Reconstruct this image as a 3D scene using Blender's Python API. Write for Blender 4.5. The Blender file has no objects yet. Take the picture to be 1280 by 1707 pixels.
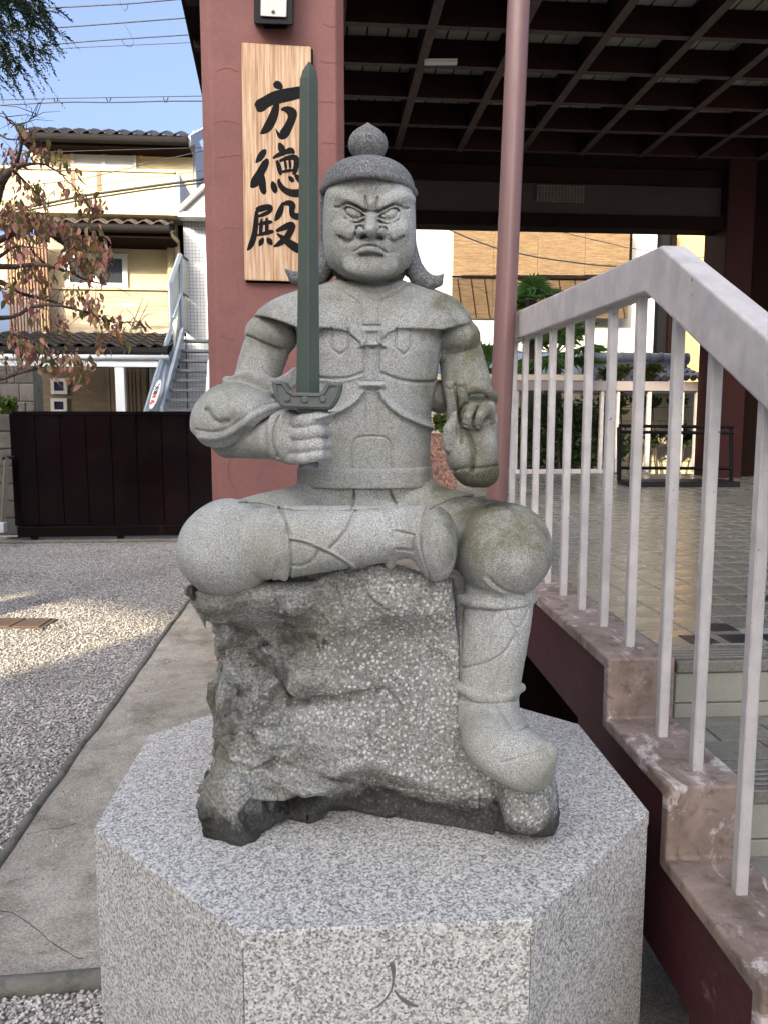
import bpy, bmesh, math, random
import numpy as np
from mathutils import Vector, Matrix

# ------------------------------------------------------------------ camera, sky, sun, exposure
scene = bpy.context.scene
CAM_H = 1.55
F_PX, CX, CY = 1282.0, 640.0, 853.5
PITCH = math.radians(6.61)
cam_data = bpy.data.cameras.new('camera')
cam = bpy.data.objects.new('camera', cam_data)
scene.collection.objects.link(cam)
cam.location = (0, 0, CAM_H)
cam.rotation_euler = (math.pi / 2 - PITCH, 0, 0)
cam_data.sensor_fit = 'VERTICAL'
cam_data.sensor_height = 36.0
cam_data.lens = 36.0 * F_PX / 1707.0
cam_data.clip_start, cam_data.clip_end = 0.05, 2000
scene.camera = cam

SUN_EL, SUN_AZ = math.radians(22), math.radians(-150)     # azimuth measured clockwise from +Y: behind the camera, to the left
world = bpy.data.worlds.new('World')
scene.world = world
world.use_nodes = True
wn = world.node_tree
bg = wn.nodes['Background']
sky = wn.nodes.new('ShaderNodeTexSky')
sky.sky_type = 'NISHITA'
sky.sun_disc = False
sky.sun_elevation = SUN_EL
sky.sun_rotation = SUN_AZ
sky.air_density = 0.5
sky.dust_density = 10.0
sky.ozone_density = 2.0
wn.links.new(sky.outputs[0], bg.inputs[0])
bg.inputs[1].default_value = 0.15
sun_data = bpy.data.lights.new('sun', 'SUN')
sun_data.energy = 2.0
sun_data.angle = math.radians(0.6)
sun_data.color = (1.0, 0.85, 0.62)
sun = bpy.data.objects.new('sun', sun_data)
scene.collection.objects.link(sun)
_sd = Vector((math.sin(SUN_AZ) * math.cos(SUN_EL), math.cos(SUN_AZ) * math.cos(SUN_EL), math.sin(SUN_EL)))
sun.rotation_euler = _sd.to_track_quat('Z', 'Y').to_euler()
sun.location = _sd * 60
scene.view_settings.view_transform = 'Standard'
scene.view_settings.look = 'None'
scene.view_settings.gamma = 1.0
scene.view_settings.use_curve_mapping = False
scene.view_settings.exposure = 2.3
scene.cycles.max_bounces = 8
scene.cycles.diffuse_bounces = 4

# ------------------------------------------------------------------ measuring helpers (photo pixel -> point of the place)
_f = np.array((0, math.cos(PITCH), -math.sin(PITCH)))
_u = np.array((0, math.sin(PITCH), math.cos(PITCH)))
def ray(px, py):
    return np.array((1.0, 0, 0)) * (px - CX) / F_PX + _f + _u * (CY - py) / F_PX
def P(px, py, Y):
    d = ray(px, py); return np.array((0, 0, CAM_H)) + d * (Y / d[1])
def G(px, py, z):
    d = ray(px, py); return np.array((0, 0, CAM_H)) + d * ((z - CAM_H) / d[2])
BA = math.radians(4.8)                                   # the hall, path and street run this much left of the camera axis
BC, BS = math.cos(BA), math.sin(BA)
def b2w(u, v, z): return np.array((u * BC - v * BS, u * BS + v * BC, z))
def w2b(p): return (p[0] * BC + p[1] * BS, -p[0] * BS + p[1] * BC, p[2])
def PV(px, py, v):                                       # point on the plane v = const of the hall's frame -> (u, z)
    d = ray(px, py); k = v / (-d[0] * BS + d[1] * BC)
    p = np.array((0, 0, CAM_H)) + d * k
    return p[0] * BC + p[1] * BS, p[2]

# ------------------------------------------------------------------ object helpers
COL = scene.collection
ORIGIN = {}
def link(o, parent=None):
    COL.objects.link(o)
    if parent is not None: o.parent = parent
    return o
def thing(name, label, cat, loc, group=None, kind=None):
    o = bpy.data.objects.new(name, None); COL.objects.link(o)
    o.empty_display_size = 0.1
    o.location = tuple(float(c) for c in loc)
    ORIGIN[o] = np.array(loc, float)
    tag(o, label, cat, group, kind)
    return o
def tag(o, label=None, cat=None, group=None, kind=None):
    if label: o['label'] = label
    if cat: o['category'] = cat
    if group: o['group'] = group
    if kind: o['kind'] = kind
    return o
def new_mesh(name, verts, faces, mat, smooth=False):
    me = bpy.data.meshes.new(name)
    V = np.asarray(verts, np.float32).reshape(-1, 3)
    if isinstance(faces, np.ndarray):
        n, k = faces.shape
        me.vertices.add(len(V)); me.vertices.foreach_set('co', V.ravel())
        me.loops.add(n * k); me.loops.foreach_set('vertex_index', faces.ravel().astype(np.int32))
        me.polygons.add(n); me.polygons.foreach_set('loop_start', np.arange(0, n * k, k, dtype=np.int32))
        me.update(calc_edges=True); me.validate()
    else:
        me.from_pydata([tuple(map(float, v)) for v in V], [], faces); me.update()
    if smooth: me.polygons.foreach_set('use_smooth', np.ones(len(me.polygons), bool))
    if mat is not None: me.materials.append(mat)
    return me
def obj(name, mb, mat, parent=None, smooth=False, bevel=0, loc=None, seg=1):
    """one mesh object from world-space geometry, moved into its parent's space"""
    V, Fc = (mb.v, mb.f) if isinstance(mb, MB) else mb
    V = np.asarray(V, float).reshape(-1, 3)
    if parent is not None: base = ORIGIN[parent]
    elif loc is not None: base = np.array(loc, float)
    else:
        base = (V.min(0) + V.max(0)) / 2; base[2] = V[:, 2].min()
    me = new_mesh(name, V - base, Fc, mat, smooth)
    o = bpy.data.objects.new(name, me); link(o, parent)
    if parent is None: o.location = tuple(base)
    ORIGIN[o] = base
    if bevel:
        m = o.modifiers.new('bevel', 'BEVEL'); m.width = bevel; m.segments = seg; m.limit_method = 'ANGLE'
        m.angle_limit = math.radians(35)
    return o
def inst(src, name, parent, loc, rot=(0, 0, 0), scale=(1, 1, 1), mat=None):
    """another object sharing a mesh; loc in world space, parents are never rotated"""
    o = bpy.data.objects.new(name, src); link(o, parent)
    base = ORIGIN[parent] if parent is not None else np.zeros(3)
    o.location = tuple(np.array(loc, float) - base); o.rotation_euler = rot; o.scale = scale
    ORIGIN[o] = np.array(loc, float)
    return o

class MB:
    def __init__(s): s.v = []; s.f = []
    def add(s, V, Fc):
        n = len(s.v); s.v += [tuple(map(float, p)) for p in V]; s.f += [tuple(i + n for i in q) for q in Fc]; return s
    def hexa(s, b, t):
        """b: four bottom points ccw, t: four top points"""
        return s.add(list(b) + list(t), [(3, 2, 1, 0), (4, 5, 6, 7), (0, 1, 5, 4), (1, 2, 6, 5), (2, 3, 7, 6), (3, 0, 4, 7)])
    def box(s, lo, hi, fn=None):
        x0, y0, z0 = lo; x1, y1, z1 = hi
        b = [(x0, y0, z0), (x1, y0, z0), (x1, y1, z0), (x0, y1, z0)]
        t = [(x0, y0, z1), (x1, y0, z1), (x1, y1, z1), (x0, y1, z1)]
        if fn: b = [fn(*p) for p in b]; t = [fn(*p) for p in t]
        return s.hexa(b, t)
    def bbox(s, lo, hi): return s.box(lo, hi, b2w)
    def prism(s, poly, fn, d0, d1):
        """poly: 2-D points, fn(a, b, d) -> point; extruded from d0 to d1"""
        n = len(poly)
        V = [fn(a, b, d0) for a, b in poly] + [fn(a, b, d1) for a, b in poly]
        Fc = [tuple(range(n))[::-1], tuple(range(n, 2 * n))] + [(i, (i + 1) % n, n + (i + 1) % n, n + i) for i in range(n)]
        return s.add(V, Fc)
    def tube(s, pts, rad, n=8, cap=True):
        pts = [np.asarray(p, float) for p in pts]
        if np.isscalar(rad): rad = [rad] * len(pts)
        V = []; prev = None
        for i, p in enumerate(pts):
            t = pts[min(i + 1, len(pts) - 1)] - pts[max(i - 1, 0)]
            t = t / (np.linalg.norm(t) + 1e-9)
            if prev is None:
                a = np.array((0, 0, 1.0)) if abs(t[2]) < .9 else np.array((1.0, 0, 0))
            else: a = prev
            a = a - t * np.dot(a, t); a /= np.linalg.norm(a) + 1e-9; prev = a
            b = np.cross(t, a)
            for k in range(n):
                w = 2 * math.pi * k / n
                V.append(p + (a * math.cos(w) + b * math.sin(w)) * rad[i])
        Fc = []
        for i in range(len(pts) - 1):
            for k in range(n):
                Fc.append((i * n + k, i * n + (k + 1) % n, (i + 1) * n + (k + 1) % n, (i + 1) * n + k))
        if cap:
            Fc.append(tuple(range(n))[::-1]); Fc.append(tuple(range((len(pts) - 1) * n, len(pts) * n)))
        return s.add(V, Fc)

def bm_fix(o):
    bm = bmesh.new(); bm.from_mesh(o.data); bmesh.ops.recalc_face_normals(bm, faces=bm.faces); bm.to_mesh(o.data); bm.free(); return o

# ------------------------------------------------------------------ material helpers
class NT:
    def __init__(s, name):
        s.m = bpy.data.materials.new(name); s.m.use_nodes = True; s.t = s.m.node_tree
        s.b = s.t.nodes['Principled BSDF']; s.out = s.t.nodes['Material Output']
        s.tc = s.t.nodes.new('ShaderNodeTexCoord')
    def n(s, kind, **kw):
        x = s.t.nodes.new(kind)
        for k, v in kw.items(): setattr(x, k, v)
        return x
    def l(s, a, b): s.t.links.new(a, b)
    def coord(s, scale=(1, 1, 1), src='Object', rot=(0, 0, 0)):
        m = s.n('ShaderNodeMapping'); m.inputs['Scale'].default_value = scale; m.inputs['Rotation'].default_value = rot
        s.l(s.tc.outputs[src], m.inputs[0]); return m.outputs[0]
    def noise(s, scale, detail=4, rough=.55, co=None, dist=0):
        x = s.n('ShaderNodeTexNoise'); x.inputs['Scale'].default_value = scale; x.inputs['Detail'].default_value = detail
        x.inputs['Roughness'].default_value = rough; x.inputs['Distortion'].default_value = dist
        s.l(co if co is not None else s.coord(), x.inputs['Vector']); return x.outputs['Fac']
    def voro(s, scale, co=None, out='Color', feature='F1', rnd=1.0):
        x = s.n('ShaderNodeTexVoronoi'); x.feature = feature; x.inputs['Scale'].default_value = scale
        x.inputs['Randomness'].default_value = rnd
        s.l(co if co is not None else s.coord(), x.inputs['Vector'])
        return x.outputs[out]
    def ramp(s, fac, stops, mode='LINEAR'):
        x = s.n('ShaderNodeValToRGB'); x.color_ramp.interpolation = mode
        e = x.color_ramp.elements
        while len(e) < len(stops): e.new(.5)
        for i, (p, c) in enumerate(stops):
            e[i].position = p; e[i].color = (c, c, c, 1) if np.isscalar(c) else tuple(c) + (1,)
        s.l(fac, x.inputs[0]); return x.outputs[0]
    def mix(s, fac, a, b, mode='MIX'):
        x = s.n('ShaderNodeMix', data_type='RGBA', blend_type=mode)
        for i, val in ((0, fac), (6, a), (7, b)):
            sock = x.inputs[i]
            if isinstance(val, bpy.types.NodeSocket): s.l(val, sock)
            elif np.isscalar(val): sock.default_value = val if i == 0 else (val, val, val, 1)
            else: sock.default_value = tuple(val) + (1,)
        return x.outputs[2]
    def math(s, op, a, b=None, clamp=False):
        x = s.n('ShaderNodeMath', operation=op); x.use_clamp = clamp
        for sock, val in ((x.inputs[0], a), (x.inputs[1], b)):
            if val is None: continue
            if isinstance(val, bpy.types.NodeSocket): s.l(val, sock)
            else: sock.default_value = val
        return x.outputs[0]
    def bump(s, h, strength=.3, dist=.01, prev=None):
        x = s.n('ShaderNodeBump'); x.inputs['Strength'].default_value = strength; x.inputs['Distance'].default_value = dist
        s.l(h, x.inputs['Height'])
        if prev is not None: s.l(prev, x.inputs['Normal'])
        s.l(x.outputs[0], s.b.inputs['Normal']); return x.outputs[0]
    def col(s, c):
        if isinstance(c, bpy.types.NodeSocket): s.l(c, s.b.inputs['Base Color'])
        else: s.b.inputs['Base Color'].default_value = tuple(c) + (1,)
        return s
    def rough(s, r, spec=None, metal=None):
        if isinstance(r, bpy.types.NodeSocket): s.l(r, s.b.inputs['Roughness'])
        else: s.b.inputs['Roughness'].default_value = r
        if spec is not None: s.b.inputs['Specular IOR Level'].default_value = spec
        if metal is not None: s.b.inputs['Metallic'].default_value = metal
        return s
def c3(c, k): return tuple(min(1, x * k) for x in c)
def m_paint(name, c, rough=.6, var=.25, scale=6, stain=None, stain_lo=.55, stain_hi=.75, bump=.15, stretch=(1, 1, 1), fine=60, rnd=0, spec=.35, metal=None):
    """weathered flat colour: soft blotches, fine grain, optional stains of another colour"""
    t = NT(name); co = t.coord(stretch)
    n1 = t.noise(scale, 6, .6, co)
    c1 = t.ramp(n1, [(.3, c3(c, 1 - var)), (.7, c3(c, 1 + var * .8))])
    n2 = t.noise(fine, 3, .6, co)
    c1 = t.mix(.5, c1, t.ramp(n2, [(.3, c3(c, 1 - var * .7)), (.7, c3(c, 1 + var * .7))]))
    if stain is not None:
        n3 = t.noise(scale * 1.7, 8, .65, co, .6)
        c1 = t.mix(t.ramp(n3, [(stain_lo, 0.0), (stain_hi, 1.0)]), c1, stain)
    if rnd:
        oi = t.n('ShaderNodeObjectInfo')
        c1 = t.mix(1.0, c1, t.ramp(oi.outputs['Random'], [(0, 1 - rnd), (1, 1.0)]), 'MULTIPLY')
    t.col(c1); t.rough(rough, spec, metal)
    if bump: t.bump(n2, bump, .004)
    return t.m
# ------------------------------------------------------------------ carving tools: signed distance fields meshed with sparse surface nets
K = .955                                                # the statue stands this fraction of its sketched distances away
def P3(px, py, Y): return P(px, py, Y * K)
def smin(a, b, k):
    if k <= 0: return np.minimum(a, b)
    h = np.maximum(k - np.abs(a - b), 0) / k
    return np.minimum(a, b) - h * h * k * .25
def smax(a, b, k): return -smin(-a, -b, k)
def proj(p):
    x = p[:, 0]; y = p[:, 1]; z = p[:, 2] - CAM_H
    dep = y * _f[1] + z * _f[2]; up = y * _u[1] + z * _u[2]
    return CX + F_PX * x / dep, CY - F_PX * up / dep
def seg_d(p, a, b, ra, rb):
    a = np.asarray(a, np.float32); b = np.asarray(b, np.float32); ab = b - a
    L2 = float(ab @ ab) + 1e-12
    h = np.clip(((p - a) @ ab) / L2, 0, 1).astype(np.float32)
    d = p - a - h[:, None] * ab
    return np.sqrt((d * d).sum(1)) - (ra + (rb - ra) * h)
def poly2d(px, py, pts):
    """distance in pixels to a polyline"""
    d = np.full(px.shape, 1e3, np.float32)
    for (ax, ay), (bx, by) in zip(pts[:-1], pts[1:]):
        vx, vy = bx - ax, by - ay
        h = np.clip(((px - ax) * vx + (py - ay) * vy) / (vx * vx + vy * vy + 1e-9), 0, 1)
        d = np.minimum(d, np.hypot(px - ax - h * vx, py - ay - h * vy))
    return d
def sd_poly2d(px, py, poly):
    """signed distance in pixels to a closed polygon (negative inside)"""
    d = poly2d(px, py, list(poly) + [poly[0]])
    ins = np.zeros(px.shape, bool)
    n = len(poly)
    for i in range(n):
        (ax, ay), (bx, by) = poly[i], poly[(i + 1) % n]
        c = (ay > py) != (by > py)
        if ay != by: ins ^= c & (px < (bx - ax) * (py - ay) / (by - ay) + ax)
    return np.where(ins, -d, d)
def smooth(pts, n=3):
    pts = [tuple(map(float, p)) for p in pts]
    for _ in range(n):
        q = [pts[0]]
        for a, b in zip(pts[:-1], pts[1:]):
            q.append(tuple(.75 * x + .25 * y for x, y in zip(a, b))); q.append(tuple(.25 * x + .75 * y for x, y in zip(a, b)))
        q.append(pts[-1]); pts = q
    return pts
_nr = np.random.RandomState(5)
_LAT = _nr.rand(32, 32, 32).astype(np.float32)
def vnoise(p, s):
    q = p * s; i = np.floor(q).astype(np.int32); f = (q - i).astype(np.float32); f = f * f * (3 - 2 * f)
    i0 = i & 31; i1 = (i + 1) & 31
    r = 0
    for dx, wx in ((i0[:, 0], 1 - f[:, 0]), (i1[:, 0], f[:, 0])):
        for dy, wy in ((i0[:, 1], 1 - f[:, 1]), (i1[:, 1], f[:, 1])):
            r = r + wx * wy * (_LAT[dx, dy, i0[:, 2]] * (1 - f[:, 2]) + _LAT[dx, dy, i1[:, 2]] * f[:, 2])
    return r - .5
def voro3(p, s):
    """cell noise: (distance to nearest point, random value of the cell, offset vector)"""
    q = p * s; i = np.floor(q).astype(np.int32)
    best = np.full(len(p), 9., np.float32); val = np.zeros(len(p), np.float32); vec = np.zeros((len(p), 3), np.float32)
    for ox in (-1, 0, 1):
        for oy in (-1, 0, 1):
            for oz in (-1, 0, 1):
                c = i + np.array((ox, oy, oz)); m = c & 31; m2 = (c + 11) & 31; m3 = (c + 19) & 31
                pt = c + np.stack((_LAT[m[:, 0], m[:, 1], m[:, 2]], _LAT[m2[:, 0], m2[:, 1], m2[:, 2]], _LAT[m3[:, 0], m3[:, 1], m3[:, 2]]), 1)
                d = ((q - pt) ** 2).sum(1); k = d < best
                best[k] = d[k]; vec[k] = (q - pt)[k]
                val[k] = _LAT[m3[:, 1], m[:, 2], m2[:, 0]][k]
    return np.sqrt(best), val, vec
def stroke(mb, pts, fn, d0, d1):
    """brush stroke: pts = (x, y, half width)"""
    L = []; R = []
    for i, (x, y, w) in enumerate(pts):
        a = pts[max(i - 1, 0)]; b = pts[min(i + 1, len(pts) - 1)]
        tx, ty = b[0] - a[0], b[1] - a[1]; q = math.hypot(tx, ty) + 1e-9; nx, ny = -ty / q, tx / q
        L.append((x + nx * w, y + ny * w)); R.append((x - nx * w, y - ny * w))
    n = len(pts)
    V = [fn(*p, d1) for p in L] + [fn(*p, d1) for p in R] + [fn(*p, d0) for p in L] + [fn(*p, d0) for p in R]
    Fc = []
    for i in range(n - 1):
        Fc += [(i, i + 1, n + i + 1, n + i), (2 * n + i, i + 2 * n + 1, i + 1, i)[::1], (n + i, n + i + 1, 3 * n + i + 1, 3 * n + i)]
    Fc += [(0, n, 3 * n, 2 * n), (n - 1, 3 * n - 1, 4 * n - 1, 2 * n - 1)]
    mb.add(V, Fc)

class Field:
    def __init__(s): s.ops = []
    def add(s, fn, lo, hi, k=0.0, op='u', pad=.02):
        s.ops.append((fn, np.asarray(lo, np.float32) - k - pad, np.asarray(hi, np.float32) + k + pad, k, op)); return s
    def cap(s, a, b, ra, rb=None, k=.01, op='u'):
        """tapered capsule; a, b = (px, py, Y), radii in pixels at that depth"""
        rb = ra if rb is None else rb
        A, B = P3(*a), P3(*b); ra_, rb_ = ra * a[2] * K / F_PX, rb * b[2] * K / F_PX
        R = max(ra_, rb_)
        return s.add(lambda p: seg_d(p, A, B, ra_, rb_), np.minimum(A, B) - R, np.maximum(A, B) + R, k, op)
    def chain(s, pts, rads, k=.01, op='u'):
        W = [P3(*a) for a in pts]; R = [r * a[2] * K / F_PX for r, a in zip(rads, pts)]
        def fn(p):
            d = None
            for i in range(len(W) - 1):
                e = seg_d(p, W[i], W[i + 1], R[i], R[i + 1]); d = e if d is None else np.minimum(d, e)
            return d
        w = np.array(W); r = max(R)
        return s.add(fn, w.min(0) - r, w.max(0) + r, k, op)
    def ell(s, c, rx, rz, ry, k=.01, op='u', rot=0.0, n=2.0, yaw=0.0, tilt=0.0):
        """(super)ellipsoid; c = (px, py, Y); rx, rz in pixels, ry in metres; rot in the picture plane (degrees, clockwise)"""
        C = P3(*c); q = c[2] * K / F_PX; A = np.array((rx * q, ry, rz * q), np.float32)
        M = (Matrix.Rotation(math.radians(rot), 3, 'Y') @ Matrix.Rotation(math.radians(yaw), 3, 'Z') @ Matrix.Rotation(math.radians(tilt), 3, 'X'))
        M = np.array(M, np.float32); R = A.max() * 1.05
        def fn(p):
            l = np.abs((p - C.astype(np.float32)) @ M) / A
            if n == 2.0:
                g = np.sqrt((l * l).sum(1)); 
                gr = np.sqrt(((l / A) ** 2).sum(1)) / (g + 1e-6)
                return (g - 1) / (gr + 1e-6)
            g = ((l ** n).sum(1)) ** (1 / n)
            return (g - 1) * A.min()
        return s.add(fn, C - R, C + R, k, op)
    def eval(s, p):
        d = np.full(len(p), .5, np.float32)
        for fn, lo, hi, k, op in s.ops:
            if op == 'fn':
                m = ((p > lo) & (p < hi)).all(1)
                if m.any(): d[m] = fn(p[m], d[m])
                continue
            m = ((p > lo) & (p < hi)).all(1)
            if not m.any(): continue
            e = fn(p[m]).astype(np.float32)
            if op == 'u': d[m] = smin(d[m], e, k)
            elif op == 's': d[m] = smax(d[m], -e, k)
            elif op == 'i': d[m] = smax(d[m], e, k)
        return d
    def mesh(s, lo, hi, h, band=.022, relax=1):
        lo = np.asarray(lo, float); hi = np.asarray(hi, float)
        B = 6; nb = np.ceil((hi - lo) / (h * B)).astype(int); N = nb * B + 1
        g = np.stack(np.meshgrid(*[np.arange(n) for n in nb], indexing='ij'), -1).reshape(-1, 3)
        c = (lo + (g + .5) * B * h).astype(np.float32)
        dc = s.eval(c)
        act = g[np.abs(dc) < h * B * .87 + band]
        o = np.stack(np.meshgrid(np.arange(B), np.arange(B), np.arange(B), indexing='ij'), -1).reshape(-1, 3)
        ijk = (act[:, None, :] * B + o[None]).reshape(-1, 3)
        flat = (ijk[:, 0] * N[1] + ijk[:, 1]) * N[2] + ijk[:, 2]
        order = np.argsort(flat); flat = flat[order]; ijk = ijk[order]
        val = s.eval((lo + ijk * h).astype(np.float32))
        st = np.array((N[1] * N[2], N[2], 1))
        def look(f):
            i = np.searchsorted(flat, f); i = np.minimum(i, len(flat) - 1); return i, flat[i] == f
        corn = [(a, b, e) for a in (0, 1) for b in (0, 1) for e in (0, 1)]
        vals = np.empty((8, len(flat)), np.float32); ok = np.ones(len(flat), bool)
        for q, cc in enumerate(corn):
            i, good = look(flat + int(np.dot(cc, st))); vals[q] = val[i]; ok &= good
        neg = (vals < 0).sum(0); cell = ok & (neg > 0) & (neg < 8)
        cv = vals[:, cell]; cid = flat[cell]; cijk = ijk[cell]
        acc = np.zeros((cv.shape[1], 3), np.float32); cnt = np.zeros(cv.shape[1], np.float32)
        for a in range(8):
            for b in range(a + 1, 8):
                if sum(x != y for x, y in zip(corn[a], corn[b])) != 1: continue
                m = (cv[a] < 0) != (cv[b] < 0)
                t = (cv[a] / (cv[a] - cv[b] + 1e-12))[m]
                ca = np.array(corn[a], np.float32); cb = np.array(corn[b], np.float32)
                acc[m] += ca + t[:, None] * (cb - ca); cnt[m] += 1
        V = lo + (cijk + acc / cnt[:, None]) * h
        quads = []
        for ax in range(3):
            b_, c_ = [(1, 2), (2, 0), (0, 1)][ax]
            i, good = look(flat + st[ax])
            cr = good & ((val < 0) != (val[i] < 0))
            f = flat[cr]; inside = val[cr] < 0
            ids = []; okq = np.ones(len(f), bool)
            for sb, sc in ((0, 0), (1, 0), (1, 1), (0, 1)):
                w = f - sb * st[b_] - sc * st[c_]
                j = np.minimum(np.searchsorted(cid, w), len(cid) - 1); okq &= cid[j] == w; ids.append(j)
            q = np.stack(ids, 1)[okq]; ins = inside[okq]
            q[~ins] = q[~ins][:, ::-1]
            quads.append(q)
        Q = np.concatenate(quads)
        return V.astype(np.float32), Q
# ------------------------------------------------------------------ materials of the place
M_RED = m_paint('red_plaster', (.18, .080, .070), .75, .22, 2.5, (.145, .068, .06), .5, .75, bump=.2, fine=45)
M_REDDK = m_paint('dark_red_paint', (.062, .020, .023), .5, .35, 5, (.17, .11, .105), .63, .72, bump=.15, fine=40, spec=.15)
M_PINKPOLE = m_paint('pink_enamel', (.165, .090, .082), .35, .10, 4, None, bump=.03, fine=30, stretch=(1, 1, .15), spec=.5)
M_BEAM = m_paint('brown_stained_timber', (.022, .0095, .0075), .6, .3, 3, None, bump=.2, stretch=(1, 1, 1), rnd=.4, spec=.06)
M_CEIL = m_paint('pale_ceiling_board', (.24, .24, .20), .8, .15, 4, (.15, .15, .12), .6, .8, bump=.1, rnd=.15)
M_BAND = m_paint('grey_mauve_plaster', (.045, .037, .035), .85, .2, 2, None, bump=.2, spec=.05)
M_BLACK = m_paint('black_iron', (.006, .006, .007), .5, .3, 8, None, bump=.1, spec=.15)
M_DARKWOOD = m_paint('dark_brown_wood', (.009, .005, .004), .8, .35, 3, None, bump=.2, stretch=(1, 1, .2), spec=.03)
M_RAIL = m_paint('worn_white_paint', (.43, .41, .385), .5, .06, 14, (.34, .335, .33), .46, .8, bump=.1, fine=40, stretch=(1, 1, .8))
def m_cap():
    t = NT('weathered_pink_concrete'); co = t.coord()
    n = t.noise(7, 8, .65, co, .5)
    c = t.ramp(n, [(.30, (.12, .088, .066)), (.5, (.25, .192, .155)), (.72, (.38, .295, .25))])
    n2 = t.noise(11, 8, .7, t.coord((1, .45, 1), rot=(0, 0, .6)), 1.2)
    c = t.mix(t.ramp(n2, [(.57, 0.0), (.64, .75)]), c, (.62, .56, .52))
    n3 = t.noise(26, 8, .7, co, .4)
    c = t.mix(t.ramp(n3, [(.52, 0.0), (.66, .75)]), c, (.10, .072, .052))
    t.col(c); t.rough(.7, .3); t.bump(n3, .25, .004); return t.m
M_CAP = m_cap()
def m_rail():
    t = NT('worn_white_paint'); co = t.coord()
    n = t.noise(14, 6, .6, co); c = t.ramp(n, [(.35, (.42, .40, .38)), (.65, (.53, .505, .475))])
    d = t.noise(9, 7, .65, t.coord((1, 1, .5))); c = t.mix(t.ramp(d, [(.5, 0.0), (.72, .6)]), c, (.29, .285, .285))
    k = t.noise(75, 3, .6, co); c = t.mix(t.ramp(k, [(.71, 0.0), (.73, .9)]), c, (.05, .035, .03))
    t.col(c); t.rough(.5); t.bump(k, .12, .003); return t.m
M_RAIL = m_rail()
def m_tile():
    t = NT('greenish_floor_tile'); co = t.coord()
    n = t.noise(120, 3, .7, co); c = t.ramp(n, [(.35, (.12, .12, .095)), (.65, (.21, .207, .17))])
    oi = t.n('ShaderNodeObjectInfo')
    c = t.mix(1.0, c, t.ramp(oi.outputs['Random'], [(0, .82), (1, 1.0)]), 'MULTIPLY')
    b = t.noise(3, 5, .6, co); c = t.mix(t.ramp(b, [(.5, 0.0), (.75, .4)]), c, (.20, .18, .14))
    t.col(c); t.rough(t.ramp(b, [(.3, .2), (.7, .36)]), .5); t.bump(n, .012, .001); return t.m
M_TILE = m_tile()
M_RISER = m_paint('terrazzo_riser', (.24, .24, .195), .6, .3, 6, None, bump=.1, fine=220)
M_TILEDK = m_paint('black_floor_tile', (.018, .02, .024), .4, .3, 20, None, bump=.05, fine=200)
M_JOINT = m_paint('grout', (.20, .20, .165), .85, .2, 10, None, bump=.1)
def m_conc():
    t = NT('worn_concrete'); co = t.coord()
    n = t.noise(2.2, 8, .65, co, .4)
    c = t.ramp(n, [(.3, (.25, .225, .175)), (.55, (.42, .39, .315)), (.75, (.55, .505, .415))])
    m_ = t.noise(5, 7, .7, co, .3); c = t.mix(t.ramp(m_, [(.5, 0.0), (.66, .65)]), c, (.15, .14, .10))
    f = t.noise(160, 3, .75, co); c = t.mix(.8, c, t.mix(1.0, c, t.ramp(f, [(.32, .4), (.68, 1.5)]), 'MULTIPLY'))
    p = t.voro(70, co, 'Distance'); c = t.mix(t.ramp(p, [(.08, .6), (.16, 0.0)]), c, (.45, .42, .38))
    t.col(c); t.rough(.9, .2); b = t.bump(f, .4, .004); t.bump(n, .3, .02, b); return t.m
M_CONC = m_conc()
def m_gravel():
    t = NT('gravel'); co = t.coord()
    a = t.voro(62, co); d = t.voro(62, co, 'Distance')
    c = t.ramp(a, [(0, (.26, .245, .22)), (.4, (.46, .435, .39)), (.8, (.64, .605, .545)), (1, (.74, .705, .64))])
    b = t.noise(1.1, 6, .6, co); c = t.mix(t.ramp(b, [(.5, 0.0), (.72, .55)]), c, (.13, .125, .085))
    c = t.mix(1.0, c, t.ramp(d, [(.25, 1.0), (.75, .3)]), 'MULTIPLY')
    t.col(c); t.rough(.95, .15); t.bump(d, .9, .012); return t.m
M_GRAVEL = m_gravel()
def m_stone_bits():
    t = NT('gravel_stone'); co = t.coord()
    a = t.voro(34, co); n = t.noise(150, 3, .6, co)
    c = t.ramp(a, [(0, (.26, .245, .22)), (.35, (.44, .415, .37)), (.75, (.64, .605, .545)), (1, (.74, .705, .64))])
    b = t.noise(1.1, 6, .6, co); c = t.mix(t.ramp(b, [(.5, 0.0), (.72, .5)]), c, (.13, .125, .085))
    c = t.mix(.3, c, t.mix(1.0, c, t.ramp(n, [(.3, .5), (.7, 1.4)]), 'MULTIPLY'))
    t.col(c); t.rough(.9, .2); return t.m
M_BITS = m_stone_bits()

# ------------------------------------------------------------------ ground
U_L = -1.128                                             # kerb line between the gravel and the concrete path
mb = MB(); mb.add([(-900, -900, 0), (900, -900, 0), (900, 900, 0), (-900, 900, 0)], [(0, 1, 2, 3)])
tag(obj('ground', mb, M_GRAVEL), kind='structure')
V0 = 2.05
rng = random.Random(3)
mb = MB()
edge = [(U_L + .004 * math.sin(v * 3.1) + rng.uniform(-.005, .005), v) for v in np.arange(V0, 10.2, .18)]
poly = edge + [(6, 10.2), (6, -6), (.2, -6), (.2, V0)]
mb.prism(poly, lambda a, b, d: b2w(a, b, d), -.02, .014)
tag(bm_fix(obj('path', mb, M_CONC)), kind='structure')
M_KERB = m_paint('old_kerb_stone', (.17, .165, .135), .9, .3, 8, (.07, .07, .05), .5, .7, bump=.4, fine=80)
mb = MB(); mb.tube([b2w(a - .012, b, .012) for a, b in edge], [.018 + rng.uniform(-.003, .003) for _ in edge], 8)
k1 = obj('kerb_strip', mb, M_KERB, smooth=True); tag(k1, kind='structure')
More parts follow.
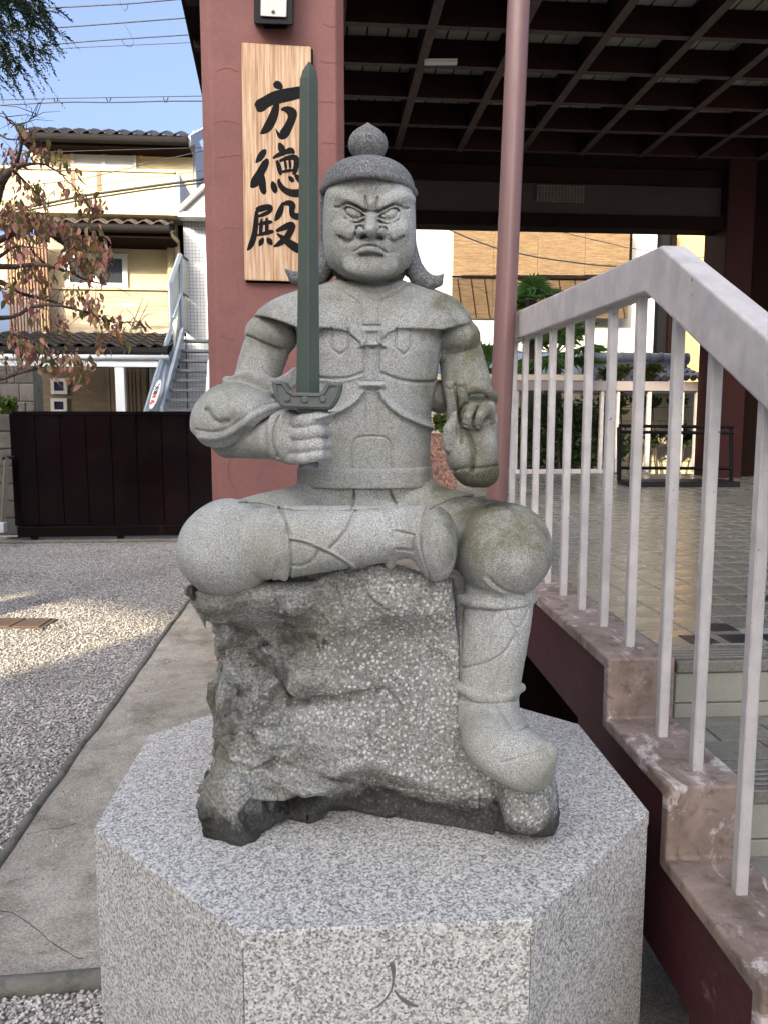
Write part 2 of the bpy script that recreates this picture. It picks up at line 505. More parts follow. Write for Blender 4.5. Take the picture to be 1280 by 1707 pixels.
mb = MB(); mb.tube([b2w(u, V0 - .02 + .006 * math.sin(u * 9), .012) for u in np.arange(-1.3, .25, .07)], .03, 10)
tag(obj('kerb_stone', mb, M_KERB, smooth=True), kind='structure')
# hair cracks in the old concrete
M_CRACK = m_paint('crack_dirt', (.05, .048, .04), .95, .2, 20, None, bump=0)
def on_g(px, py): return G(px, py, .016)
mb = MB()
for pts in ([(0, 1515), (25, 1522), (52, 1540), (75, 1560), (100, 1580), (120, 1592), (140, 1598)], [(45, 1390), (75, 1384), (110, 1378), (130, 1372)]):
    q = [on_g(x + rng.uniform(-2, 2), y + rng.uniform(-2, 2)) for x, y in smooth(pts, 1)]
    mb.tube([p - np.array((0, 0, .0025)) for p in q], [.0014 + .001 * rng.random() for p in q], 4)
tag(obj('path_crack', mb, M_CRACK), kind='structure')

# gravel: individual stones near the camera
def gravel_stuff(n, seed, region, zr, smin_, smax_):
    r = np.random.RandomState(seed)
    ico = np.array([(0, 0, 1), (.9, 0, .2), (.28, .85, .2), (-.73, .53, .2), (-.73, -.53, .2), (.28, -.85, .2), (.6, .5, -.5), (-.6, .5, -.5), (-.2, -.75, -.5)], float)
    tri = np.array([(0, 1, 2), (0, 2, 3), (0, 3, 4), (0, 4, 5), (0, 5, 1), (1, 6, 2), (2, 7, 3), (2, 6, 7), (3, 7, 4), (4, 8, 5), (4, 7, 8), (5, 8, 1), (1, 8, 6)])
    P_ = region(r, n); n = len(P_)
    s = r.uniform(smin_, smax_, n); yaw = r.uniform(0, 6.28, n)
    V = ico[None] * (1 + r.uniform(-.25, .25, (n, 9, 1)))
    V = V * np.stack((s, s * r.uniform(.6, 1, n), s * r.uniform(.45, .8, n)), 1)[:, None, :]
    c, sn = np.cos(yaw)[:, None], np.sin(yaw)[:, None]
    X = V[..., 0] * c - V[..., 1] * sn; Y = V[..., 0] * sn + V[..., 1] * c
    tl = r.uniform(-.5, .5, (n, 1)); Z = V[..., 2] + X * tl
    W = np.stack((X + P_[:, :1], Y + P_[:, 1:2], Z + r.uniform(-.2, .6, (n, 1)) * s[:, None] + zr), -1).reshape(-1, 3)
    T = (tri[None] + (np.arange(n) * 9)[:, None, None]).reshape(-1, 3)
    return W, T
def reg_left(r, n):
    v = 2.3 + 7.6 * r.rand(n) ** 1.7; u = U_L - .02 - r.rand(n) ** .9 * (.6 + .42 * v)
    return np.stack((u * BC - v * BS, u * BS + v * BC), 1)
def reg_near(r, n):
    v = 1.2 + .80 * r.rand(n); u = -1.5 + 1.7 * r.rand(n)
    return np.stack((u * BC - v * BS, u * BS + v * BC), 1)
W1, T1 = gravel_stuff(52000, 1, reg_left, .002, .0045, .011)
W2, T2 = gravel_stuff(14000, 2, reg_near, .002, .004, .0095)
me_o = obj('gravel', (np.concatenate((W1, W2)), np.concatenate((T1, T2 + len(W1)))), M_BITS, None, loc=(0, 3, 0))
tag(me_o, kind='stuff')
# stray pebbles and crumbs on the concrete path
def reg_path(r, n):
    v = 2.15 + 6 * r.rand(n); u = U_L + .02 + np.abs(r.randn(n)) * .12
    return np.stack((u * BC - v * BS, u * BS + v * BC), 1)
W3, T3 = gravel_stuff(500, 7, reg_path, .016, .003, .007)
tag(obj('path_grit', (W3, T3), M_BITS, None, loc=(0, 3, 0)), kind='stuff')
# drain cover set in the gravel
M_RUST = m_paint('rusty_iron', (.12, .085, .06), .8, .3, 12, (.07, .045, .035), .5, .7, bump=.4, fine=120)
pts = [G(-40, 1046, .01), G(72, 1048, .01), G(97, 1032, .01), G(0, 1031, .01)]
dc = thing('drain_cover', 'rusty rectangular iron drain cover lying in the gravel left of the path', 'drain cover', sum(pts) / 4 * np.array((1, 1, 0)))
ctr = sum(pts) / 4
mb = MB(); mb.hexa([c + (p - c) * 1.0 + np.array((0, 0, -.01)) for p, c in ((p, ctr) for p in pts)], [p + np.array((0, 0, .004)) for p in pts]); obj('frame', mb, M_RUST, dc, bevel=.004)
for k in range(2):
    a, b = k / 2 + .015, (k + 1) / 2 - .015
    q = [ctr + (p - ctr) * .88 for p in pts]
    lo_ = [q[0] + (q[1] - q[0]) * a, q[0] + (q[1] - q[0]) * b, q[3] + (q[2] - q[3]) * b, q[3] + (q[2] - q[3]) * a]
    mb = MB(); mb.hexa(lo_, [p + np.array((0, 0, .012)) for p in lo_]); obj('lid', mb, M_RUST, dc, bevel=.003)

# ------------------------------------------------------------------ temple hall: an open pavilion on a raised floor
ZF = .942
hall = thing('temple_hall', 'red plastered temple hall with open front, raised tiled floor and coffered dark timber ceiling', 'hall', b2w(1.5, 6.5, 0))
# front pillar
PV_ = 4.86
u0, _ = PV(341, 400, PV_); u1, _ = PV(576, 400, PV_)
ch = .062
pil = [(u0, PV_ + .75), (u0, PV_ + ch), (u0 + ch, PV_), (u1 - ch * .8, PV_), (u1, PV_ + ch * .8), (u1, PV_ + .75)]
mb = MB(); mb.prism(pil, lambda a, b, d: b2w(a, b, d), 0, 5.1)
bm_fix(obj('pillar', mb, M_RED, hall, bevel=.006))
# hair cracks in the pillar's plaster
M_PCRACK = m_paint('plaster_crack', (.14, .05, .045), .9, .2, 20, None, bump=0)
def on_pil(px, py, d=.0):
    u, z = PV(px, py, PV_ - d); return b2w(u, PV_ - d, z)
mb = MB()
for pts in ([(362, 118), (380, 114), (401, 120)], [(358, 205), (378, 202), (402, 208)], [(360, 262), (385, 258), (403, 260)], [(364, 385), (385, 380), (402, 384)], [(534, 100), (548, 106), (562, 104)], [(534, 168), (550, 170), (563, 174)], [(535, 240), (555, 238), (563, 242)], [(538, 40), (550, 46), (563, 44)], [(370, 560), (382, 566), (397, 568)], [(395, 470), (398, 480), (400, 492)], [(385, 760), (380, 790), (388, 812)]):
    q = [on_pil(x + rng.uniform(-1, 1), y + rng.uniform(-2, 2), .0005) for x, y in smooth(pts, 1)]
    mb.tube(q, .0016, 4)
tag(obj('plaster_crack', mb, M_PCRACK, hall), kind='stuff')
# rear pillar and dark side wall
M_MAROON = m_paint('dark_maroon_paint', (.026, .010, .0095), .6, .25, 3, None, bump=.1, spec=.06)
RV = 8.3
u2, _ = PV(1193, 600, RV); u3, _ = PV(1238, 600, RV)
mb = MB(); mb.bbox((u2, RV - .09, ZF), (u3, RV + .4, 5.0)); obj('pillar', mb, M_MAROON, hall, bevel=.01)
mb = MB(); mb.bbox((u3 + .003, RV + .1, ZF), (u3 + 3.2, RV + .25, 5.0)); obj('side_wall', mb, M_DARKWOOD, hall)
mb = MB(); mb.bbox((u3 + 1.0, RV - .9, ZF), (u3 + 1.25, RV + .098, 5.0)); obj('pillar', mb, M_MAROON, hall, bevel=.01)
# head beams at the rear: pairs of (top px, bottom px), plane offset, material
def band(name, y0, y1, v, th, mat, x0=560, x1=1216, inset=0):
    _, za = PV(880, y0, v); _, zb = PV(880, y1, v)
    ua, _ = PV(x0, 330, v); ub, _ = PV(x1, 330, v)
    mb = MB(); mb.bbox((ua, v, zb), (ub, v + th, za)); return obj(name, mb, mat, hall, bevel=.006)
band('upper_beam', 232, 273, RV - .05, .3, M_DARKWOOD, 520, 1216)
band('brown_beam', 273.5, 303, RV + .02, .2, M_BEAM, 520)
M_GRILLE = m_paint('vent_grille', (.10, .09, .08), .7, .2, 20, None, bump=.1)
wall_b = band('plaster_band', 303.5, 354.5, RV + .06, .12, M_BAND, 520)
band('lower_beam', 355, 377, RV - .04, .25, M_DARKWOOD, 520, 1216)
# vent of pierced lattice in the plaster band
ua, za = PV(893, 308, RV + .055); ub, zb = PV(972, 352, RV + .055)
mb = MB()
for i in range(15):
    u = ua + (ub - ua) * (i + .5) / 15; mb.bbox((u - .006, RV + .035, zb + .08), (u + .006, RV + .0585, za))
for i in range(7):
    z = zb + .08 + (za - zb - .08) * (i + .5) / 7; mb.bbox((ua, RV + .04, z - .006), (ub, RV + .0565, z + .006))
obj('vent_grille', mb, M_GRILLE, hall)
# coffered ceiling: beams both ways under pale boards
ZC = 4.34
ceil_ = thing  # (children are made below)
ZB = ZC + .21
mb = MB(); mb.bbox((-.55, 4.9, ZB + .06), (7.6, 8.6, ZB + .10)); board = obj('ceiling', mb, M_DARKWOOD, hall)
us = [.824 - .645 + .645 * i for i in range(-1, 11)]
vs = [5.79 - .606 * 1 + .606 * i for i in range(0, 6)]
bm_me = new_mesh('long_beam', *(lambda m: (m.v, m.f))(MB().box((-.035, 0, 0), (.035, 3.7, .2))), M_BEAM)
M_BEAMLOW = m_paint('beam_floor_light', (.060, .042, .037), .7, .3, 8, (.03, .018, .015), .5, .7, bump=.1)  # paler undersides: light from the floor painted on the beams
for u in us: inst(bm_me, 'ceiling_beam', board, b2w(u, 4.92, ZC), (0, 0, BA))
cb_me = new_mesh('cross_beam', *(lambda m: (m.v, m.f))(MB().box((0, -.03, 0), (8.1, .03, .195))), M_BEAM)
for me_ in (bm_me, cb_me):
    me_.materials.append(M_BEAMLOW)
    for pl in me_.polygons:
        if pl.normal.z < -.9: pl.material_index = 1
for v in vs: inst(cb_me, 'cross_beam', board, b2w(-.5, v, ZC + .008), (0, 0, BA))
# little mouldings under every coffer and the pale boards above them (one mesh shared)
pb_me = new_mesh('ceiling_board', *(lambda m: (m.v, m.f))(MB().box((-.07, .0, 0), (.07, 3.7, .012))), M_CEIL)
nb_ = int(8.0 / .155)
for i in range(nb_): inst(pb_me, 'ceiling_board', board, b2w(-.45 + .155 * i, 4.92, ZB), (0, 0, BA))
# fluorescent batten among the coffers
mb = MB(); a, b = P(707, 173, 6.3), P(760, 176, 6.35)
mb.box((a[0], 6.3, ZC - .02), (b[0], 6.36, ZC + .004)); obj('light_batten', mb, m_paint('batten_white', (.5, .5, .48), .5, .05), board)
# roof over it with the raking left eave
e0, e1 = P(302, 0, 5.55), P(343, 188, 7.5)
dr = (e1 - e0) / (e1[1] - e0[1])
def ev(y): return e0 + dr * (y - e0[1])
mb = MB()
pA, pB = ev(4.7), ev(9.2); zt = .16
inn = [np.array((pA[0] + .75, pA[1], pA[2] + .02)), np.array((pB[0] + .75, pB[1], pB[2] + .02))]
mb.hexa([pA, inn[0], inn[1], pB], [p + np.array((0, 0, zt)) for p in (pA, inn[0], inn[1], pB)])
obj('eave', mb, M_DARKWOOD, hall, bevel=.01)
for k in range(7):
    y = 4.8 + .65 * k; p = ev(y)
    mb = MB(); mb.box((p[0] + .04, y - .035, p[2] - .07), (p[0] + .8, y + .035, p[2] - .002))
    obj('rafter', mb, M_BEAM, hall)
mb = MB(); mb.bbox((-.9, 4.87, ZB + .25), (7.8, 9.3, ZB + .42)); obj('roof', mb, M_DARKWOOD, hall)
# wall lamp and pink pole
def on_pv(px, py, d): 
    u, z = PV(px, py, PV_ - d); return b2w(u, PV_ - d, z)
lamp = thing('wall_lamp', 'black wall lantern with frosted glass front mounted above the wooden sign', 'wall lamp', on_pv(457, 42, .06))
mb = MB(); mb.prism([(424, -60), (490, -60), (490, 42), (424, 40)], on_pv, .0, .13); bm_fix(obj('housing', mb, M_BLACK, lamp, bevel=.006))
mb = MB(); mb.prism([(436, -50), (480, -50), (478, 29), (435, 27)], on_pv, .1305, .145)
bm_fix(obj('glass', mb, m_paint('frosted_glass', (.42, .43, .40), .3, .15, 14, None, bump=.02, spec=.5), lamp, bevel=.004))
c0 = on_pv(456, 20, .146); mb = MB(); mb.tube([c0, on_pv(456, 20, .152)], [.011, .009], 12); obj('screw', mb, m_paint('brass', (.35, .30, .18), .35, .1, metal=.8), lamp)
mb = MB(); mb.prism([(436, 38), (482, 40), (478, 48), (442, 48)], on_pv, .0, .06); bm_fix(obj('bracket', mb, M_BLACK, lamp))

pole = thing('steel_pole', 'round pink painted steel pole standing between the statue and the stair railing', 'pole', P(826, 862, 3.25) * np.array((1, 1, 0)))
pa_, pb_ = P(864, 0, 3.25), P(826, 862, 3.25); pd_ = (pa_ - pb_) / (pa_ - pb_)[2]
mb = MB(); mb.tube([pb_ + pd_ * (4.4 - pb_[2]), pa_, P(842.5, 495, 3.25), pb_, pb_ - pd_ * (pb_[2] - .02)], .0445, 28)
obj('shaft', mb, M_PINKPOLE, pole, smooth=True)
b0 = pb_ - pd_ * (pb_[2] - .03); mb = MB(); mb.tube([b0 + np.array((0, 0, -.02)), b0 + np.array((0, 0, .03)), b0 + np.array((0, 0, .045))], [.065, .065, .047], 28); obj('base_collar', mb, M_PINKPOLE, pole, smooth=False)

# ------------------------------------------------------------------ raised floor
SA = math.radians(3.5)                                  # stair direction
SC, SS = math.cos(SA), math.sin(SA)
def s2w(u, v, z): return np.array((u * SC - v * SS, u * SS + v * SC, z))
VN = 1.884                                               # nosing of the landing in the stair's frame
UL, UR = .690, .866                                       # concrete string: outer and inner faces
floor = MB(); floor.box((UR - .01, VN + .03, ZF - .25), (5.2, 9.05, ZF - .0025), s2w)
floor_o = tag(obj('floor', floor, M_JOINT), kind='structure')
tr = random.Random(8)
TW = .152
tile_me = new_mesh('tile', *(lambda m: (m.v, m.f))(MB().add([(-.0735, -.0735, -.004), (.0735, -.0735, -.004), (.0735, .0735, -.004), (-.0735, .0735, -.004), (-.071, -.071, 0), (.071, -.071, 0), (.071, .071, 0), (-.071, .071, 0)],
           [(4, 5, 6, 7), (0, 1, 5, 4), (1, 2, 6, 5), (2, 3, 7, 6), (3, 0, 4, 7)])), M_TILE)
cells = []
for j in range(0, 46):
    for i in range(0, 28):
        cells.append((UR + .085 + TW * i, VN + .20 + TW * j))
def tdist(c): p = s2w(*c, ZF); return math.hypot(p[0], p[1])
vis = [c for c in cells if abs(s2w(*c, ZF)[0] / s2w(*c, ZF)[1]) < .58]
vis.sort(key=tdist)
DARK = []
for px, py in ((1164, 1066), (1230, 1065), (1296, 1064), (1198, 1046), (1268, 998)):
    p = G(px, py, ZF); DARK.append((p[0] * SC + p[1] * SS, -p[0] * SS + p[1] * SC))
for c in vis[:285]:
    if any(math.hypot(c[0] - d[0], c[1] - d[1]) < .03 for d in DARK): continue
    inst(tile_me, 'tile', floor_o, s2w(c[0], c[1], ZF + tr.uniform(-.0002, .0002)), (tr.uniform(-.0012, .0012), tr.uniform(-.0012, .0012), SA))
mb = MB()
for c in vis[285:]:
    h = .0715; z = ZF + tr.uniform(-.0001, .0001)
    mb.add([s2w(c[0] - h, c[1] - h, z), s2w(c[0] + h, c[1] - h, z), s2w(c[0] + h, c[1] + h, z), s2w(c[0] - h, c[1] + h, z)], [(0, 1, 2, 3)])
tag(obj('far_tiles', mb, M_TILE, floor_o), kind='stuff')
for d in DARK:
    mb = MB(); h = .042; mb.box((d[0] - h, d[1] - h, ZF - .003), (d[0] + h, d[1] + h, ZF + .002), s2w); obj('dark_tile', mb, M_TILEDK, floor_o, bevel=.002)
# plinth below the hall floor
mb = MB(); mb.box((UL + .25, 4.3, 0), (5.2, 4.45, ZF - .26), s2w); obj('floor_plinth', mb, M_DARKWOOD, hall)
# ------------------------------------------------------------------ stair with its concrete string
stair = thing('stair', 'tiled stair with a worn pink concrete string climbing to the hall floor', 'stair', s2w(1.6, 1.3, 0))
R_, T_ = .16, .377
ZK = .95                                               # string cap on the landing
V1 = 1.875                                             # cap riser positions
prof_top = [(9.0, ZK), (V1, ZK), (V1, ZK - R_), (V1 - T_, ZK - R_), (V1 - T_, ZK - 2 * R_), (V1 - 2 * T_, ZK - 2 * R_), (V1 - 2 * T_, ZK - 3 * R_), (V1 - 3 * T_, ZK - 3 * R_), (V1 - 3 * T_, ZK - 4 * R_), (V1 - 4 * T_, ZK - 4 * R_), (V1 - 4 * T_, 0)]
def string_poly(dz, dv, off):
    """saw-tooth band under the cap"""
    up = [(9.0, ZK - off)]
    lo_ = [(9.0, ZK - dz)]
    for i in range(5):
        v = V1 - T_ * i; z = ZK - R_ * i
        up += [(v + off, z - off), (v + off, z - R_ - off)]
        lo_ += [(v + dv, z - dz), (v + dv, z - R_ - dz)]
    up.append((V1 - 5 * T_ + .2, ZK - 5 * R_ - off)); lo_.append((V1 - 5 * T_ + .2, ZK - 5 * R_ - dz))
    return up + lo_[::-1]
# worn cap: lighter concrete coping with its own edge, butted above the red string
CT = .034
def cap_poly():
    a = string_poly(CT, CT, 0); return a
mb = MB(); mb.prism(string_poly(CT, CT, 0), lambda a, b, d: s2w(d, a, b), UL, UR)
bm_fix(obj('string_cap', mb, M_CAP, stair, bevel=.006, seg=2))
mb = MB(); mb.prism(string_poly(.265, .27, CT + .001), lambda a, b, d: s2w(d, a, b), UL + .012, UR - .006)
bm_fix(obj('string', mb, M_REDDK, stair, bevel=.003))
# dark space below: rear wall of the void
mb = MB(); mb.box((UL + .0, 3.25, 0), (5.2, 3.35, .665), s2w); obj('void_wall', mb, M_DARKWOOD, stair)
mb = MB(); mb.box((UL + .30, .3, 0), (UL + .34, 3.249, .36), s2w); obj('void_wall', mb, M_DARKWOOD, stair)
# steps: risers, treads, tiles
for i in range(0, 5):
    v = VN - T_ * i; z = ZF - R_ * i
    mb = MB(); mb.box((UR + .001, v, z - R_ - .03), (4.6, v + .03, z - .034), s2w); obj('riser', mb, M_JOINT, stair)
    for k in range(8):
        w = .30; a = UR + .004 + k * (w + .004)
        mb = MB(); mb.box((a, v - .008, z - R_ + .046), (a + w, v + .001, z - .036), s2w); obj('riser_tile', mb, M_RISER, stair, bevel=.002)
        mb = MB(); mb.box((a, v - .008, z - R_ + .004), (a + w, v + .001, z - R_ + .042), s2w); obj('riser_tile', mb, M_RISER, stair, bevel=.002)
        # ribbed nosing tile
        mb = MB(); mb.box((a, v - .016, z - .032), (a + w, v + .13, z - .002), s2w)
        for r in range(4): mb.box((a + .001, v + .004 + r * .022, z - .0025), (a + w - .001, v + .016 + r * .022, z + .003), s2w)
        obj('nosing_tile', mb, M_TILE, stair, bevel=.004)
    if i:
        mb = MB(); mb.box((UR + .001, v + .02, z - .06), (4.6, v + T_ - .001, z - .006), s2w); obj('tread', mb, M_JOINT, stair)
        for k in range(16):
            for r, (b0_, b1_) in enumerate(((.133, .232), (.236, .334))):
                a = UR + .004 + k * .152 + (.06 if r else 0)
                if i == 1 and r == 0 and k == 3: continue
                mb = MB(); mb.box((a, v + b0_, z - .008), (a + .148, v + b1_, z), s2w); obj('tread_tile', mb, M_TILE, stair, bevel=.0015)
        if i == 1:
            mb = MB(); a = UR + .004 + 3 * .152; mb.box((a + .01, v + .136, z - .008), (a + .14, v + .228, z + .001), s2w); obj('dark_tile', mb, M_TILEDK, stair, bevel=.002)

# ------------------------------------------------------------------ railing
rail = thing('stair_railing', 'worn white painted stair railing with square balusters and a bent top rail', 'railing', s2w((UL + UR) / 2, 2.0, ZK))
UC = .786
RW = .032
lowr = [(.55, 1.868 - (1.892 - .55) * .521), (1.892, 1.868), (3.46, 1.904)]
topr = [(.55, 1.96 - (1.809 - .55) * .547), (1.809, 1.96), (3.46, 2.021)]
mb = MB()
mb.prism(lowr + topr[::-1], lambda a, b, d: s2w(d, a, b), UC - RW, UC + RW)
bm_fix(obj('top_rail', mb, M_RAIL, rail, bevel=.007, seg=3))
def under(v): return float(np.interp(v, *zip(*lowr)))
def caph(v):
    z = ZK
    for i in range(5):
        if v < V1 - T_ * i: z = ZK - R_ * (i + 1)
    return z
bv = [1.986 + .205 * i for i in range(0, 8)] + [1.76, 1.578, 1.376, 1.17, .97]
for v in bv:
    h = .0122
    z0, z1 = caph(v) - .002, under(v) + .004
    mb = MB(); q = [(UC - h, v - h), (UC + h, v - h), (UC + h, v + h), (UC - h, v + h)]
    mb.hexa([s2w(a, b, z0) for a, b in q], [s2w(a, b, under(b) + .003) for a, b in q]); obj('baluster', mb, M_RAIL, rail, bevel=.003)
# ------------------------------------------------------------------ wooden name board with brush lettering
def m_board():
    t = NT('cedar_board'); co = t.coord((26, 26, .9))
    n = t.noise(3.0, 6, .62, co, .4)
    c = t.ramp(n, [(.30, (.20, .10, .045)), (.43, (.38, .24, .135)), (.58, (.52, .375, .24)), (.78, (.60, .465, .325))])
    s_ = t.noise(1.1, 4, .6, t.coord((9, 9, .7)), .3); c = t.mix(t.ramp(s_, [(.52, 0.0), (.68, .6)]), c, (.33, .15, .06))
    t.col(c); t.rough(.6, .3); t.bump(n, .15, .003); return t.m
M_BOARD = m_board(); M_INK = m_paint('black_ink', (.007, .0065, .007), .7, .3, 30, None, bump=.1, spec=.1)
sgn = thing('name_board', 'upright cedar name board with three black brush-written characters hung on the red pillar', 'sign', on_pv(460, 468, .02))
mb = MB(); mb.prism([(403, 71), (519, 78), (521.5, 470), (408, 467)], on_pv, .004, .045)
bm_fix(obj('board', mb, M_BOARD, sgn, bevel=.003))
mb = MB(); mb.prism([(406, 74), (522, 82), (524, 474), (411, 471)], on_pv, .001, .0035); bm_fix(obj('backing', mb, M_DARKWOOD, sgn))
def zs(x, y): return 320 + x / 3.556, y / 3.556
def brush(strokes):
    mb = MB()
    for k_, st in enumerate(strokes):
        pts = []
        for x, y, w in st:
            X, Y = zs(x, y); pts.append((X, Y, w * 1.58 / 3.556))
        stroke(mb, smooth(pts, 2), on_pv, .043, .0456 + .0002 * k_)
    return mb
HO = [[(490, 488, 8), (505, 500, 17), (528, 518, 12), (534, 530, 3)], [(380, 640, 14), (400, 632, 26), (440, 604, 22), (490, 578, 24), (550, 566, 26), (620, 552, 24), (680, 536, 20), (712, 530, 6)],
      [(510, 590, 6), (500, 640, 14), (482, 700, 18), (450, 760, 18), (420, 785, 9), (405, 792, 1)], [(530, 650, 4), (560, 645, 12), (595, 665, 20), (600, 690, 16), (575, 750, 16), (548, 795, 20), (530, 812, 12), (510, 790, 5), (498, 762, 1)], [(500, 560, 12), (516, 590, 14), (520, 615, 6)]]
TOKU = [[(440, 886, 4), (425, 905, 14), (398, 945, 12), (380, 965, 2)], [(450, 940, 4), (440, 965, 15), (405, 1030, 16), (375, 1085, 20), (352, 1112, 5)], [(415, 1030, 8), (420, 1070, 13), (420, 1110, 14), (432, 1145, 10), (438, 1152, 1)],
        [(518, 846, 4), (530, 870, 13), (540, 900, 13), (538, 925, 5)], [(482, 938, 4), (510, 920, 9), (560, 900, 9), (590, 890, 14), (610, 910, 4)], [(505, 950, 5), (515, 980, 9), (525, 1020, 9), (528, 1040, 3)], [(520, 955, 5), (570, 935, 9), (615, 930, 12), (625, 960, 11), (612, 1020, 10), (600, 1035, 3)],
        [(552, 950, 4), (558, 980, 6), (560, 1005, 3)], [(580, 945, 4), (584, 975, 6), (584, 1000, 3)], [(528, 1020, 4), (570, 1012, 7), (612, 1008, 4)],
        [(478, 1075, 4), (485, 1100, 13), (496, 1135, 10), (500, 1145, 2)], [(515, 1060, 4), (520, 1090, 9), (545, 1125, 11), (590, 1145, 14), (640, 1145, 16), (668, 1120, 8), (672, 1090, 1)], [(575, 1045, 3), (590, 1060, 10), (602, 1078, 6)], [(612, 1035, 4), (632, 1055, 12), (650, 1080, 10)]]
DEN = [[(380, 1245, 6), (400, 1240, 13), (440, 1228, 12), (470, 1226, 10), (465, 1255, 8), (420, 1275, 8), (390, 1285, 4)], [(385, 1250, 6), (382, 1320, 10), (372, 1400, 11), (352, 1455, 12), (330, 1485, 3)], [(395, 1330, 3), (430, 1322, 8), (470, 1315, 8), (480, 1320, 2)], [(388, 1395, 3), (430, 1385, 8), (475, 1372, 9), (488, 1376, 2)],
       [(415, 1295, 4), (412, 1340, 8), (408, 1385, 6)], [(445, 1290, 4), (446, 1335, 8), (444, 1380, 6)], [(425, 1410, 4), (412, 1435, 12), (400, 1458, 3)], [(448, 1410, 4), (462, 1430, 13), (476, 1452, 4)],
       [(540, 1200, 4), (530, 1240, 12), (510, 1285, 12), (492, 1310, 2)], [(540, 1210, 6), (575, 1200, 11), (600, 1215, 13), (592, 1250, 10), (600, 1280, 12), (640, 1285, 14), (668, 1262, 3)], [(500, 1370, 5), (540, 1352, 11), (590, 1330, 14), (600, 1345, 12), (565, 1410, 13), (520, 1445, 11), (485, 1462, 2)],
       [(505, 1385, 3), (540, 1410, 10), (590, 1450, 16), (640, 1480, 18), (690, 1490, 3)]]
for ch_ in (HO, TOKU, DEN): bm_fix(obj('character', brush(ch_), M_INK, sgn))
# black iron stand at the rear of the floor, granite stele
st_ = thing('iron_stand', 'low black iron stand of square tubes on the tiled floor behind the railing', 'stand', P(1120, 800, 7.6))
def ironbar(a, b, r=.016, name='bar'): mb = MB(); mb.tube([a, b], r, 4); obj(name, mb, M_BLACK, st_)
for y in (712, 722): ironbar(P(1030, y - 2, 7.7), P(1222, y, 7.5))
for x, y2 in ((1031, 800), (1218, 801)): ironbar(P(x, 712, 7.6), P(x, y2, 7.6), .022, 'post')
ironbar(P(1030, 780, 7.7), P(1218, 781, 7.5)); 
mb = MB(); a = P(1028, 797, 7.7); b = P(1218, 800, 7.5); mb.box((a[0], 7.3, ZF + .002), (b[0], 7.7, ZF + .05)); obj('base', mb, M_BLACK, st_, bevel=.004)
def m_redgran():
    t = NT('red_granite'); co = t.coord(); v = t.voro(60, co)
    t.col(t.ramp(v, [(0, (.05, .03, .025)), (.4, (.15, .075, .055)), (.8, (.27, .15, .11)), (1, (.34, .22, .17))])); t.rough(.4, .4); return t.m
ste = thing('granite_block', 'speckled red brown granite block standing behind the warrior\'s raised arm', 'stone block', P(742, 830, 5.6))
mb = MB(); p0 = P(700, 830, 5.6); p1 = P(759, 722, 5.6); mb.box((p0[0], 5.5, ZF), (p1[0], 5.75, p1[2])); obj('slab', mb, m_redgran(), ste, bevel=.008)
mb = MB(); q0 = P(690, 0, 5.6); mb.box((p0[0] - .04, 5.45, ZF - .05), (p1[0] + .03, 5.8, ZF - .001)); obj('foot', mb, M_CAP, ste, bevel=.006)
# ------------------------------------------------------------------ granite materials
def m_granite_statue():
    t = NT('carved_granite')
    co = t.coord()
    sp = t.noise(420, 2, .7, co)
    fine = t.voro(520, co)
    c = t.ramp(sp, [(.36, (.15, .156, .142)), (.5, (.37, .385, .36)), (.64, (.66, .675, .64))])
    c = t.mix(.4, c, t.ramp(fine, [(.1, (.13, .136, .126)), (.5, (.37, .385, .36)), (.95, (.68, .69, .66))]))
    big = t.noise(3.2, 5, .6, co)
    c = t.mix(t.ramp(big, [(.44, 0.0), (.66, .5)]), c, (.21, .205, .135), 'MIX')
    st2 = t.noise(7, 7, .7, t.coord((1, 1, .45)), .4)
    c = t.mix(t.ramp(st2, [(.5, 0.0), (.68, .6)]), c, (.16, .16, .13))
    # algae on the raised hand and arm on the hall side
    sep = t.n('ShaderNodeSeparateXYZ'); t.l(co, sep.inputs[0])
    side = t.ramp(t.math('ADD', sep.outputs[0], t.math('MULTIPLY', t.noise(9, 6, .65, co), .3)), [(.245, 0.0), (.315, 1.0)])
    low = t.ramp(sep.outputs[2], [(.46, 0.0), (.58, 1.0)])
    msk = t.math('MULTIPLY', t.math('MULTIPLY', side, low), t.ramp(t.noise(14, 6, .7, co), [(.38, .25), (.60, .85)]))
    c = t.mix(msk, c, t.mix(.5, (.10, .095, .04), t.ramp(sp, [(.35, (.05, .05, .025)), (.65, (.22, .21, .12))])))
    zz = P3(790, 778, 1.505)[2] - .75  # hand's underside darkened: moss plus the shade below it, both in the colour
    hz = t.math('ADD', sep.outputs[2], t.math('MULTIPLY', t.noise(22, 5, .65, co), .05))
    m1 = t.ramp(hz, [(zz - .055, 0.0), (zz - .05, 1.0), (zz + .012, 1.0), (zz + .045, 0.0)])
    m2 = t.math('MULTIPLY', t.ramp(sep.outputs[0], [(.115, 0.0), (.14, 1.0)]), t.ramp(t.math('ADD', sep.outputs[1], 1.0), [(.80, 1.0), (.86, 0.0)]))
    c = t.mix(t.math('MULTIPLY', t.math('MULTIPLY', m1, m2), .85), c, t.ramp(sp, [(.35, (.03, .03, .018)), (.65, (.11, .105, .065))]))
    t.col(c); t.rough(.85, .25)
    t.bump(sp, .35, .002)
    return t.m
